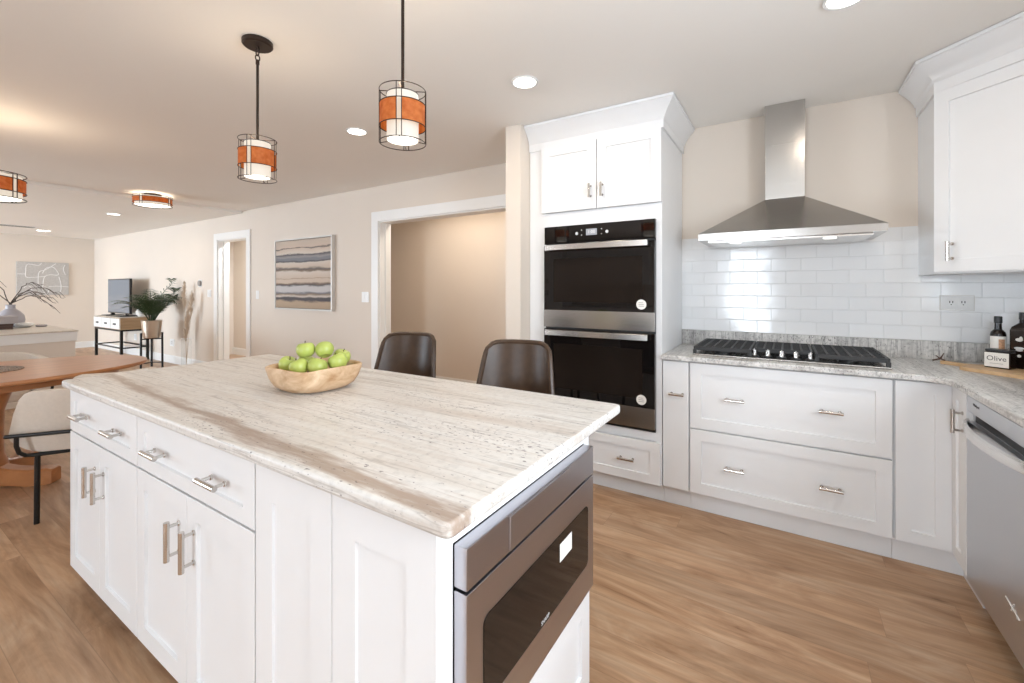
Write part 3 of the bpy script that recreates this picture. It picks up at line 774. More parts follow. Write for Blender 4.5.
for z0, z1 in ((0.116, 0.488), (0.496, 0.876)):
    d = MB().shaker((-0.476, D0, z0), X_, ND, 0.909, z1-z0, 0.062).build('drawer', M['cab'], t)
    for xp in (-0.243, 0.193): pull(d, (xp, D0-0.02, z1-0.188), X_, ND, 0.1)
# corner cabinet: one door each way
BX = 0.657      # carcass front of the right-hand run (door faces at BX-0.02)
WD = Vector((-1, 0, 0))
t = thing('corner_base_cabinet', 'white corner base cabinet with folding doors beside the dishwasher', 'cabinet', (0.9, 3.0, 0), 'white base cabinets along the range wall')
mb = MB(); mb.prism([(0.439, D0), (BX, D0), (BX, 2.540), (XR-0.001, 2.540), (XR-0.001, W-0.001), (0.439, W-0.001)], 0.11, RC_TOP-0.001)
mb.build('carcass', M['cab'], t)
mb = toe(MB(), 0.439, BX+0.05); mb.box(BX+0.03, BX+0.045, 2.542, D0+0.03, 0, 0.11)
mb.build('toe_kick', M['cab'], t)
MB().shaker((0.443, D0, 0.116), X_, ND, 0.638-0.443, 0.760, 0.055).build('door', M['cab'], t)
d = MB().shaker((BX, D0-0.0205, 0.116), -Y_, WD, D0-0.0205-2.543, 0.760, 0.055).build('door', M['cab'], t)
pull(d, (BX-0.02, 2.580, 0.745), Z_, WD, 0.10)

# dishwasher
DY0, DY1 = 1.930, 2.537
t = thing('dishwasher', 'stainless steel dishwasher with a bowed bar handle at right edge', 'dishwasher', (0.95, 2.24, 0))
MB().box(BX+0.012, XR-0.02, DY0+0.004, DY1-0.004, 0.10, RC_TOP-0.004).build('tub', M['black'], t)
MB().box(BX+0.06, BX+0.08, DY0+0.004, DY1-0.004, 0, 0.10).build('toe_panel', M['black'], t)
dx = BX-0.020
dr = MB().box(dx, BX+0.010, DY0, DY1, 0.105, 0.765, 0.004).box(dx+0.020, BX+0.010, DY0, DY1, 0.765, 0.806, 0.001).box(dx, BX+0.010, DY0, DY1, 0.806, 0.870, 0.004).build('door', M['steel_d'], t)
MB().box(dx+0.0185, dx+0.0198, DY0+0.03, DY1-0.03, 0.768, 0.803).build('handle_pocket', M['black'], dr)
rings = []; n = 20
for k in range(n+1):
    s = k/n; yy = DY1-0.006 - (DY1-DY0-0.012)*s; o = 0.048*math.sin(PI*s)**0.7
    x = dx - 0.002 - o; z = 0.757
    rings.append([(x+0.006, yy, z-0.022), (x-0.004, yy, z-0.016), (x-0.006, yy, z), (x-0.003, yy, z+0.014), (x+0.005, yy, z+0.020), (x+0.010, yy, z+0.010), (x+0.010, yy, z-0.014)])
MB().loft(rings).build('handle', M['steel_b'], dr)
lettering('lettering', 'Whirlpool', (dx-0.0004, 2.43, 0.846), -Y_, Z_, 0.016, M['ink'], dr)
mb = MB()
for a, b in (((2.155, 0.262), (2.050, 0.246)), ((2.112, 0.240), (2.092, 0.272)), ((2.082, 0.262), (2.070, 0.236))):
    p = Vector((dx-0.0006, a[0], a[1])); q = Vector((dx-0.0006, b[0], b[1])); mb.tube([p, q], 0.0022, 6, flat=0.4)
mb.build('star_mark', M['paper'], dr)
# sink base further along (its edge reaches the frame)
t = thing('sink_base_cabinet', 'white base cabinet after the dishwasher toward the right edge', 'cabinet', (0.95, 1.4, 0))
MB().box(BX, XR-0.001, 0.85, DY0-0.003, 0.11, RC_TOP-0.001).build('carcass', M['cab'], t)
MB().box(BX+0.05, BX+0.065, 0.85, DY0-0.003, 0, 0.11).build('toe_kick', M['cab'], t)
for k in range(2):
    ya = DY0-0.006-k*0.543
    d = MB().shaker((BX, ya, 0.116), -Y_, WD, 0.54, 0.760, 0.06).build('door', M['cab'], t)
    pull(d, (BX-0.02, ya-0.50+k*0.46, 0.79), Z_, WD, 0.10)

# countertop along both walls, with its upstand
cpoly = rounded([(FX1+0.002, 2.700, 0.0), (0.556, 2.700, 0.03), (0.614, 2.642, 0.03), (0.614, 0.83, 0.0), (XR-0.0005, 0.83, 0.0), (XR-0.0005, W-0.0005, 0.0), (FX1+0.002, W-0.0005, 0.0)], 0.0)
ct = stone_slab(cpoly, SLAB, TOP, 0.006).build('countertop', M['granite_r'], None, (0.3, 3.0, SLAB))
tag(ct, 'grey white granite worktop along the tiled wall carrying the cooktop', 'countertop')
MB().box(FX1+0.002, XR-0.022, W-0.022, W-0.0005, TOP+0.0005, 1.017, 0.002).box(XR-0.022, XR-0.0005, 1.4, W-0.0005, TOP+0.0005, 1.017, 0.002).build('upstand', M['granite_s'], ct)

# ------------------------------------------------------------------ gas cooktop
t = thing('gas_cooktop', 'black and steel five burner gas cooktop set in the granite worktop', 'cooktop', (-0.016, 3.04, TOP))
cx0, cx1, cy0, cy1 = -0.474, 0.442, 2.790, 3.300
MB().box(cx0, cx1, cy0, cy1, TOP+0.0005, TOP+0.010, 0.004).build('tray', M['steel'], t)
def grate(x0, x1, y0, y1):
    mb = MB(); zt = TOP+0.052; r = 0.0065
    for xx in (x0, x1): mb.box(xx-r, xx+r, y0-r, y1+r, zt-0.022, zt, 0.002)
    for yy in (y0, y1): mb.box(x0+r, x1-r, yy-r, yy+r, zt-0.022, zt, 0.002)
    n = max(4, int((x1-x0)/0.045))
    for k in range(1, n): 
        xx = x0 + (x1-x0)*k/n; mb.box(xx-0.005, xx+0.005, y0+r, y1-r, zt-0.016, zt, 0.0015)
    m = max(2, int((y1-y0)/0.055))
    for k in range(1, m):
        yy = y0 + (y1-y0)*k/m; mb.box(x0+r, x1-r, yy-0.005, yy+0.005, zt-0.0165, zt-0.0005, 0.0015)
    for xx in (x0, x1):
        for yy in (y0, y1): mb.box(xx-0.009, xx+0.009, yy-0.009, yy+0.009, TOP+0.0105, zt-0.018, 0.001)
    mb.build('grate', M['iron'], t)
grate(cx0+0.012, -0.170, cy0+0.014, cy1-0.014)
grate(-0.152, 0.122, cy0+0.105, cy1-0.014)
grate(0.140, cx1-0.012, cy0+0.014, cy1-0.014)
for bx, by, br in ((-0.316, 2.925, 0.045), (-0.316, 3.165, 0.052), (-0.015, 3.085, 0.065), (0.286, 2.925, 0.040), (0.286, 3.165, 0.050)):
    MB().lathe([(0, 0.010), (br*1.15, 0.010), (br*1.15, 0.016), (br, 0.018), (br, 0.026), (br*0.8, 0.030), (0, 0.031)], (bx, by, TOP), 28).build('burner', M['black'], t)
for kx in (-0.150, -0.084, -0.018, 0.048, 0.114):
    k = MB().lathe([(0, 0.010), (0.024, 0.010), (0.024, 0.016), (0.018, 0.020), (0, 0.020)], (kx, 2.832, TOP), 22).build('knob', M['black'], t)
    MB().lathe([(0, 0.0205), (0.014, 0.0205), (0.0125, 0.046), (0.010, 0.050), (0, 0.050)], (kx, 2.832, TOP), 20).box(kx-0.0035, kx+0.0035, 2.818, 2.846, TOP+0.030, TOP+0.055, 0.002).build('knob_grip', M['steel'], k)

# ------------------------------------------------------------------ range hood
t = thing('range_hood', 'pyramid stainless steel range hood with chimney on the tiled wall', 'range hood', (-0.016, W, 1.6))
hx0, hx1, hy0 = -0.452, 0.437, 2.858
cxa, cxb, cya = -0.109, 0.099, 3.165
mb = MB()
zr0, zr1, zp = 1.602, 1.642, 1.868
def rect(x0, x1, y0, y1, z): return [(x0, y0, z), (x1, y0, z), (x1, y1, z), (x0, y1, z)]
mb.loft([rect(hx0, hx1, hy0, W-0.002, zr0), rect(hx0, hx1, hy0, W-0.002, zr1), rect(cxa, cxb, cya, W-0.002, zp)], cap0=True, cap1=True)
ca = mb.build('canopy', M['steel'], t)
MB().box(hx0+0.05, hx1-0.05, hy0+0.045, W-0.03, zr0-0.012, zr0-0.0005, 0.002).build('filter_panel', M['steel_b'], ca)
for lx in (-0.255, 0.205):
    MB().disc_h((lx, hy0+0.085, zr0-0.0125), 0.030, 0.004, (0, 0, -1), 24).build('hood_lamp', M['hoodled'], ca)
for k in range(5): MB().disc_h((-0.075+k*0.024, hy0-0.0002, 1.621), 0.006, 0.0025, ND, 14).build('button', M['nickel'], ca)
mb = MB().box(cxa, cxb, cya, W-0.002, zp+0.001, CEIL-0.002, 0.0015); mb.build('chimney', M['steel'], t)
MB().box(cxa-0.0015, cxb+0.0015, cya-0.0015, W-0.0019, 2.20, CEIL-0.0015).build('chimney_sleeve', M['steel'], t)

# ------------------------------------------------------------------ diagonal corner wall cabinet
t = thing('corner_wall_cabinet', 'white diagonal corner wall cabinet hung near the hood under the ceiling', 'cabinet', (1.0, 3.1, 1.385))
s2 = math.sqrt(0.5)
ux0, uy0, ux1, uy1 = 0.640, 2.988, 0.965, 2.663
mb = MB(); mb.prism([(ux0, W-0.001), (ux0, uy0), (ux1, uy1), (XR-0.001, uy1), (XR-0.001, W-0.001)], 1.385, 2.30)
mb.build('carcass', M['cab'], t)
DG = Vector((s2, -s2, 0)); DN = Vector((-s2, -s2, 0)); dl = math.hypot(ux1-ux0, uy1-uy0)
P0 = Vector((ux0, uy0, 1.392)) + DG*0.003
d = MB().shaker(P0, DG, DN, dl-0.006, 2.288-1.392, 0.062).build('door', M['cab'], t)
pull(d, P0 + DG*0.078 + DN*0.02 + Z_*0.10, Z_, DN, 0.095)
k22 = math.tan(math.radians(22.5))
pth = [(ux0, W-0.010, -1, 0), (ux0, uy0, -1, -k22), (ux1, uy1, -k22, -1), (XR-0.002, uy1, 0, -1)]
crown([(x+nx*0.0, y+ny*0.0, nx, ny) for x, y, nx, ny in [(ux0-0.0, W-0.010, -1, 0), (ux0-0.0, uy0-0.014, -1, -k22), (ux1-0.014, uy1-0.021, -k22, -1), (XR-0.002, uy1-0.021, 0, -1)]], CEIL-0.003).build('crown_moulding', M['cab'], t)

# ------------------------------------------------------------------ things on the worktop
t = tag(MB().build('board_tmp', M['boardwood']), '', '') if False else None
bd = MB()
def frame_at(p, ang):
    u = Vector((math.cos(ang), math.sin(ang), 0)); return Vector(p), u, Vector((-u.y, u.x, 0))
P, u, v = frame_at((0.700, 3.160, 0), math.radians(-46))
prof = [(0.0, 0.012), (0.09, 0.012), (0.13, 0.030), (0.15, 0.115), (0.18, 0.13), (0.56, 0.13), (0.58, 0.115)]
poly = [P + u*a - v*b for a, b in prof] + [P + u*a + v*b for a, b in reversed(prof)]
mb = MB(); mb.prism([(p.x, p.y) for p in poly], TOP+0.0008, TOP+0.017)
bo = mb.build('cutting_board', M['boardwood'], None, (0.93, 3.0, TOP)); tag(bo, 'long wooden paddle board lying on the counter under the dark bottles', 'cutting board')
mb = MB()
pts = [P + u*0.012 + Z_*(TOP+0.020), P - u*0.015 + v*0.012 + Z_*(TOP+0.024), P - u*0.042 - v*0.002 + Z_*(TOP+0.012)]
mb.tube(pts, 0.004, 8); mb.tube([pts[1], pts[1] + Z_*0.03 + u*0.016], 0.004, 8, r_end=0.0025); mb.tube([pts[1], pts[1] + Z_*0.012 - u*0.028 + v*0.012], 0.0035, 8, r_end=0.002)
tag(mb.build('leather_tie', M['brownbook'], None, (0.73, 3.2, TOP)), 'dark knotted cord looped at the paddle board handle', 'cord')
bz = TOP+0.0178
# small bottle
bp = (0.885, 3.085)
t = thing('oil_bottle', 'small dark bottle with a cream label, shorter one behind the jar', 'bottle', (*bp, bz), 'dark bottles on the paddle board')
MB().lathe([(0, 0), (0.026, 0), (0.028, 0.004), (0.028, 0.152), (0.025, 0.166), (0.0135, 0.180), (0.012, 0.210), (0, 0.210)], (*bp, bz), 30).build('glass', M['darkbottle'], t)
MB().lathe([(0, 0.2105), (0.0145, 0.2105), (0.0145, 0.240), (0.013, 0.243), (0, 0.243)], (*bp, bz), 24).build('cap', M['black'], t)
def wrap(c, r, a0, a1, z0, z1, th, seg=16):
    mb = MB()
    ring = lambda a: [(c[0]+(r)*math.cos(a), c[1]+r*math.sin(a), z0), (c[0]+(r+th)*math.cos(a), c[1]+(r+th)*math.sin(a), z0), (c[0]+(r+th)*math.cos(a), c[1]+(r+th)*math.sin(a), z1), (c[0]+r*math.cos(a), c[1]+r*math.sin(a), z1)]
    return mb.loft([ring(a0 + (a1-a0)*k/seg) for k in range(seg+1)])
face = math.atan2(-bp[1], -bp[0])
lb = wrap(bp, 0.0282, face-1.25, face+1.25, bz+0.055, bz+0.146, 0.0004).build('label', M['paper'], t)
wrap(bp, 0.0287, face+0.05, face+0.85, bz+0.075, bz+0.132, 0.0003, 8).build('print', M['copper'], lb)
# jar with the white label
jp = Vector((0.868, 3.004, bz)); ja = math.radians(-47)
jU = Vector((math.cos(ja+math.radians(10)), math.sin(ja+math.radians(10)), 0)); jV = Vector((-jU.y, jU.x, 0))
t = thing('square_jar', 'squat dark square jar with a white script label, in front of bottles', 'jar', jp)
c0 = jp - jU*0.045 - jV*0.032
MB().obox(c0, jU, jV, Z_, 0.090, 0.064, 0.078, 0.006, 3).build('body', M['darkbottle'], t)
MB().obox(c0 + jU*0.003 + jV*0.003 + Z_*0.0785, jU, jV, Z_, 0.084, 0.058, 0.011, 0.003).build('lid', M['black'], t)
lb = MB().obox(c0 + jU*0.003 - jV*0.0008 + Z_*0.006, jU, jV, Z_, 0.084, 0.0006, 0.068).build('label', M['paper'], t)
lettering('lettering', 'Olive', c0 + jU*0.045 - jV*0.0010 + Z_*0.046, jU, Z_, 0.032, M['ink'], lb)
MB().obox(c0 + jU*0.022 - jV*0.0012 + Z_*0.022, jU, jV, Z_, 0.046, 0.0004, 0.002).build('print_line', M['greysw'], lb)
# big black bottle
kp = (0.962, 3.045)
t = thing('vinegar_bottle', 'tall black square bottle with white prints, at the right edge', 'bottle', (*kp, bz), 'dark bottles on the paddle board')
aU = Vector((math.cos(math.radians(-42)), math.sin(math.radians(-42)), 0)); aV = Vector((-aU.y, aU.x, 0))
def sq(h, z, r): 
    return [Vector((kp[0], kp[1], bz+z)) + aU*x + aV*y for x, y in rrect(-h, h, -h, h, r, 4)]
MB().loft([sq(0.036, 0, 0.008), sq(0.038, 0.004, 0.008), sq(0.038, 0.180, 0.008), sq(0.034, 0.196, 0.010), sq(0.018, 0.216, 0.0175), sq(0.017, 0.232, 0.0168)]).build('glass', M['darkbottle'], t)
MB().lathe([(0, 0.2325), (0.0195, 0.2325), (0.0195, 0.266), (0, 0.266)], (*kp, bz), 24).build('cap', M['black'], t)
kf = Vector((kp[0], kp[1], bz)) - aV*0.0382
for dz, a, b in ((0.137, 0.013, 0.008), (0.142, 0.006, 0.011), (0.097, 0.018, 0.006), (0.088, 0.013, 0.006), (0.060, 0.007, 0.007)):
    pr = [kf + aU*(a*math.cos(2*PI*k/18) + (0.004 if dz == 0.142 else -0.002)) + Z_*(dz + b*math.sin(2*PI*k/18)) for k in range(18)]
    MB().loft([pr, [p - aV*0.0005 for p in pr]]).build('print', M['paper' if dz > 0.12 or dz < 0.07 else 'silverink'], t)

# ------------------------------------------------------------------ wall outlets, switches, thermostat
def plate(name, label, cat, x, z, w, h, y=W, slots=(), rock=(), group=None, mat='white'):
    t = thing(name, label, cat, (x, y, z), group)
    MB().box(x-w/2, x+w/2, y-0.006, y-0.0004, z-h/2, z+h/2, 0.002).build('plate', M[mat], t)
    for (dx_, dz_, sw, sh) in rock: MB().box(x+dx_-sw/2, x+dx_+sw/2, y-0.009, y-0.0062, z+dz_-sh/2, z+dz_+sh/2, 0.001).build('rocker' if cat == 'light switch' else 'socket', M[mat], t)
    if slots:
        mb = MB()
        for (dx_, dz_, sw, sh) in slots: mb.box(x+dx_-sw/2, x+dx_+sw/2, y-0.0094, y-0.0088, z+dz_-sh/2, z+dz_+sh/2)
        mb.build('slots', M['slot'], t)
    return t
plate('wall_outlet', 'horizontal white double outlet on the tile left of the bottles', 'outlet', 0.797, 1.233, 0.132, 0.076, W-0.009,
      [(-0.024+a, b, 0.004, 0.012) for a in (-0.006, 0.006) for b in (0.004,)] + [(0.024+a, b, 0.004, 0.012) for a in (-0.006, 0.006) for b in (0.004,)] + [(-0.024, -0.010, 0.005, 0.005), (0.024, -0.010, 0.005, 0.005)],
      [(-0.024, 0, 0.034, 0.034), (0.024, 0, 0.034, 0.034)])
MB().box(0.797-0.070, 0.797+0.070, W-0.0105, W-0.0091, 1.233-0.042, 1.233+0.042).build('gasket', M['frame'], bpy.data.objects['wall_outlet'])
plate('light_switch', 'double white rocker switch beside the wide cased opening', 'light switch', -4.075, 1.215, 0.118, 0.118, W, (), [(-0.025, 0, 0.034, 0.066), (0.025, 0, 0.034, 0.066)])
plate('light_switch', 'single white switch between the narrow doorway and striped painting', 'light switch', -6.37, 1.225, 0.074, 0.118, W, (), [(0, 0, 0.034, 0.066)])
plate('light_switch', 'double white switch left of the narrow doorway, below the thermostat', 'light switch', -7.81, 1.235, 0.118, 0.118, W, (), [(-0.025, 0, 0.034, 0.066), (0.025, 0, 0.034, 0.066)])
tt = plate('thermostat', 'small dark thermostat on the wall left of the narrow doorway', 'thermostat', -8.12, 1.40, 0.115, 0.115, W, (), (), None, 'white')
MB().disc_h((-8.11, W-0.0065, 1.40), 0.046, 0.022, ND, 24).build('dial', M['greysw'], tt)
oslots = lambda: [(-0.006, 0.020, 0.004, 0.011), (0.006, 0.020, 0.004, 0.011), (-0.006, -0.020, 0.004, 0.011), (0.006, -0.020, 0.004, 0.011)]
plate('wall_outlet', 'wide white double outlet low on the wall right of the palm', 'outlet', -9.18, 0.36, 0.17, 0.125, W, oslots(), [(-0.04, 0, 0.036, 0.07), (0.04, 0, 0.036, 0.07)])
plate('wall_outlet', 'white outlet seen low behind the console table legs', 'outlet', -10.85, 0.36, 0.12, 0.125, W, oslots(), [(0, 0.02, 0.034, 0.03), (0, -0.02, 0.034, 0.03)])

# ------------------------------------------------------------------ framed striped painting
t = thing('striped_painting', 'large framed abstract canvas of dark horizontal stripes between two openings', 'painting', (-5.235, W, 1.036))
px0, px1, pz0, pz1 = -5.855, -4.622, 1.036, 1.962
mb = MB(); fw = 0.018
mb.box(px0, px0+fw, W-0.05, W-0.001, pz0, pz1, 0.002); mb.box(px1-fw, px1, W-0.05, W-0.001, pz0, pz1, 0.002)
mb.box(px0+fw, px1-fw, W-0.05, W-0.001, pz0, pz0+fw, 0.002); mb.box(px0+fw, px1-fw, W-0.05, W-0.001, pz1-fw, pz1, 0.002)
mb.build('frame', M['frame'], t)
MB().box(px0+fw+0.006, px1-fw-0.006, W-0.042, W-0.004, pz0+fw+0.006, pz1-fw-0.006).build('canvas', M['stripes'], t)
MB().box(px0+fw, px1-fw, W-0.012, W-0.002, pz0+fw, pz1-fw).build('backing', M['slot'], t)
# line painting on the far wall
t = thing('line_painting', 'grey canvas with looping white lines on the far living room wall', 'painting', (XL, 2.53, 1.18))
qy0, qy1, qz0, qz1 = 2.150, 2.915, 1.180, 1.868
MB().box(XL+0.001, XL+0.032, qy0, qy1, qz0, qz1, 0.004).build('canvas', M['linen'], t)
def qp(a, b): return (XL+0.034, qy0 + (qy1-qy0)*a, qz0 + (qz1-qz0)*b)
def curve(pts, n=6):
    out = []; P = [Vector((*p, 0)) for p in pts]
    for i in range(len(P)-1):
        p0, p1, p2, p3 = P[max(0, i-1)], P[i], P[i+1], P[min(len(P)-1, i+2)]
        for k in range(n):
            s = k/n; out.append(0.5*((2*p1) + (p2-p0)*s + (2*p0-5*p1+4*p2-p3)*s*s + (3*p1-p0-3*p2+p3)*s**3))
    out.append(P[-1]); return out
for pts in ([(0.46, 0.97), (0.40, 0.90), (0.20, 0.92), (0.17, 0.70), (0.17, 0.56), (0.25, 0.53), (0.55, 0.57)],
            [(0.74, 0.97), (0.55, 0.78), (0.42, 0.70), (0.40, 0.45), (0.40, 0.32)],
            [(0.48, 0.66), (0.55, 0.82), (0.68, 0.86), (0.77, 0.72), (0.78, 0.62), (0.62, 0.62), (0.52, 0.55), (0.49, 0.30), (0.49, 0.12), (0.56, 0.03), (0.60, 0.16), (0.52, 0.26)],
            [(0.92, 0.94), (0.89, 0.80), (0.93, 0.62)], [(0.80, 0.56), (0.84, 0.35), (0.84, 0.15), (0.80, 0.08), (0.66, 0.08)],
            [(0.13, 0.22), (0.20, 0.28), (0.27, 0.22), (0.27, 0.05)], [(0.60, 0.26), (0.80, 0.27), (0.99, 0.25)], [(0.02, 0.63), (0.17, 0.63)]):
    MB().tube([qp(p.x, p.y) for p in curve(pts)], 0.0065, 6).build('painted_line', M['white'], t)

# ------------------------------------------------------------------ recessed ceiling lamps
def downlight(x, y, label, power=9, r=0.075, z=CEIL):
    t = thing('recessed_light', label, 'ceiling light', (x, y, z), 'recessed ceiling lights')
    MB().lathe([(r*0.80, -0.0005), (r, -0.0005), (r*1.02, -0.004), (r*0.98, -0.008), (r*0.84, -0.006)], (x, y, z), 36, closed=True).build('trim_ring', M['white'], t)
    MB().lathe([(0, -0.0045), (r*0.83, -0.0045), (r*0.83, -0.001), (0, -0.001)], (x, y, z), 32).build('lamp_disc', M['canled'], t)
    l = bpy.data.lights.new('recessed_lamp_glow', 'AREA'); l.shape = 'DISK'; l.size = r*1.5; l.energy = power; l.color = (1.0, 0.86, 0.70)
    o = bpy.data.objects.new('recessed_lamp_glow', l); COL.objects.link(o); o.parent = t; o.location = (0, 0, -0.012)
downlight(-1.225, 2.085, 'bright recessed ceiling light nearest the tall oven cabinet', 5)
downlight(-2.645, 2.090, 'recessed ceiling light between the two hanging pendants, over the stools', 9)
downlight(0.20, 2.15, 'recessed ceiling light cut by the top edge above the hood', 3)
downlight(-8.46, 2.345, 'small far recessed ceiling light just left of the drum lamp', 6, 0.085, CEIL-0.035)
downlight(-12.0, 2.30, 'farthest recessed ceiling light near the line painting wall', 6, 0.11, CEIL-0.035)
# ceiling register
t = thing('ceiling_vent', 'long white air register in the ceiling near the far wall', 'vent', (-11.5, 1.6, CEIL-0.035))
zc = CEIL-0.0355
MB().box(-11.62, -11.38, 1.0, 2.12, zc-0.008, zc, 0.002).build('frame', M['white'], t)
for k in range(5): MB().box(-11.59+k*0.042, -11.575+k*0.042, 1.03, 2.09, zc-0.0105, zc-0.0085).build('slat', M['greysw'], t)

# ------------------------------------------------------------------ pendants over the island
GAPS = [math.radians(-53) + k*PI/2 for k in range(4)]
def pendant(x, y, label, wob=0.0):
    t = thing('pendant_light', label, 'pendant light', (x, y, CEIL), 'pendants over the island')
    MB().lathe([(0, -0.026), (0.058, -0.026), (0.064, -0.020), (0.064, -0.004), (0.060, -0.0005), (0, -0.0005)], (x, y, CEIL), 36).build('canopy', M['bronze'], t)
    tl = Matrix.Rotation(PI/2, 3, 'X') @ Matrix.Scale(1, 3)
    lk_ = Matrix.Rotation(PI/2, 3, 'X')
    MB().torus((x, y, CEIL-0.047), 0.0135, 0.0028, 18, 8, lk_, 1.5).build('chain_link', M['bronze'], t)
    MB().torus((x, y, CEIL-0.078), 0.0095, 0.0028, 18, 8, Matrix.Rotation(PI/2, 3, 'Z') @ lk_, 1.5).build('chain_link', M['bronze'], t)
    MB().tube([(x, y, CEIL-0.088), (x, y, 1.985)], 0.0058, 14).lathe([(0, 0), (0.008, 0), (0.008, 0.02), (0, 0.02)], (x, y, CEIL-0.108), 14).build('rod', M['bronze'], t)
    zt, zb, R, r = 1.998, 1.817, 0.079, 0.054
    mb = MB()
    for z in (zt, 1.947, 1.872, zb): mb.torus((x, y, z), R, 0.0016, 48, 6)
    for a in [g + d for g in GAPS for d in (-0.11, 0.11)]:
        c, s = math.cos(a), math.sin(a)
        mb.tube([(x+R*c, y+R*s, zt), (x+R*c, y+R*s, zb)], 0.0015, 6)
    for a in GAPS:
        c, s = math.cos(a), math.sin(a)
        mb.tube([(x+R*c, y+R*s, zt), (x+0.006*c, y+0.006*s, zt)], 0.0016, 6)
        mb.tube([(x+R*c, y+R*s, zb), (x+r*c, y+r*s, zb+0.004)], 0.0014, 6)
    mb.build('wire_cage', M['bronze'], t)
    for g in GAPS: wrap((x, y), R-0.0025, g+0.11, g+PI/2-0.11, 1.873, 1.946, 0.0013, 18).build('amber_band', M['amber'], t)
    MB().lathe([(r-0.002, 1.826), (r, 1.826), (r, 1.984), (r-0.002, 1.984)], (x, y, 0), 48, closed=True).build('lamp_shade', M['shade'], t)
    MB().torus((x, y, 1.985), r, 0.0018, 40, 6).build('shade_rim', M['bronze'], t)
    MB().lathe([(0, 1.8265), (r-0.003, 1.8265), (r-0.003, 1.829), (0, 1.829)], (x, y, 0), 40).build('diffuser', M['diff'], t)
    l = bpy.data.lights.new('pendant_glow', 'POINT'); l.energy = 3.5; l.color = (1.0, 0.78, 0.54); l.shadow_soft_size = 0.045
    o = bpy.data.objects.new('pendant_glow', l); COL.objects.link(o); o.parent = t; o.location = (0, 0, 1.94-CEIL)
    return t
pendant(-2.072, 1.085, 'amber banded pendant with its dark canopy in view, farther from the hood')
pendant(-1.130, 1.085, 'amber banded pendant nearer the ovens, its rod cut by the top edge')

# drum lamps
def drum(x, y, z0, z1, R, label, cat, name, hang=None, power=6):
    t = thing(name, label, cat, (x, y, z0), None)
    mb = MB(); r = R*0.90
    for z in (z0, z0+(z1-z0)*0.26, z0+(z1-z0)*0.80, z1): mb.torus((x, y, z), R, 0.0028, 56, 6)
    for k in range(4):
        for da in (-0.07, 0.07):
            a = GAPS[k] + da; c, s = math.cos(a), math.sin(a)
            mb.tube([(x+R*c, y+R*s, z0), (x+R*c, y+R*s, z1)], 0.0026, 6)
        a = GAPS[k]; mb.tube([(x+R*math.cos(a), y+R*math.sin(a), z1), (x+0.05*math.cos(a), y+0.05*math.sin(a), z1)], 0.003, 6)
        mb.tube([(x+R*math.cos(a), y+R*math.sin(a), z0), (x+r*math.cos(a), y+r*math.sin(a), z0+0.006)], 0.0026, 6)
    mb.build('wire_cage', M['bronze'], t)
    for g in GAPS: wrap((x, y), R-0.004, g+0.07, g+PI/2-0.07, z0+(z1-z0)*0.27, z0+(z1-z0)*0.79, 0.002, 20).build('amber_band', M['amber'], t)
    MB().lathe([(r-0.003, z0+0.006), (r, z0+0.006), (r, z1-0.008), (r-0.003, z1-0.008)], (x, y, 0), 56, closed=True).build('lamp_shade', M['shade'], t)
    MB().lathe([(0, z0+0.0065), (r-0.004, z0+0.0065), (r-0.004, z0+0.010), (0, z0+0.010)], (x, y, 0), 48).build('diffuser', M['diff'], t)
    MB().lathe([(0, z0-0.012), (0.008, z0-0.010), (0.012, z0), (0.006, z0+0.006), (0, z0+0.006)], (x, y, 0), 16).build('finial', M['bronze'], t)
    if hang is None:
        MB().lathe([(0, z1-0.012), (0.085, z1-0.012), (0.085, z1), (R*0.45, z1+0.004), (R*0.45, CEIL-0.001), (0, CEIL-0.001)], (x, y, 0), 36).build('ceiling_plate', M['bronze'], t)
    else:
        MB().tube([(x, y, z1), (x, y, CEIL-0.02)], 0.007, 12).build('rod', M['bronze'], t)
        MB().lathe([(0, -0.028), (0.06, -0.028), (0.066, -0.02), (0.066, -0.0005), (0, -0.0005)], (x, y, CEIL), 32).build('canopy', M['bronze'], t)
    l = bpy.data.lights.new('drum_glow', 'POINT'); l.energy = power; l.color = (1.0, 0.70, 0.42); l.shadow_soft_size = 0.06
    o = bpy.data.objects.new('drum_glow', l); COL.objects.link(o); o.parent = t; o.location = (0, 0, (z1-z0)*0.8)
    return t
drum(-6.50, 2.165, 2.315, 2.425, 0.190, 'amber banded drum lamp flush under the ceiling, in front of far recessed light', 'ceiling light', 'flush_drum_light', None, 7)
drum(-4.42, 0.575, 1.905, 2.065, 0.19, 'amber banded hanging drum lamp over the dining table, cut by left edge', 'ceiling light', 'hanging_drum_light', True, 5)

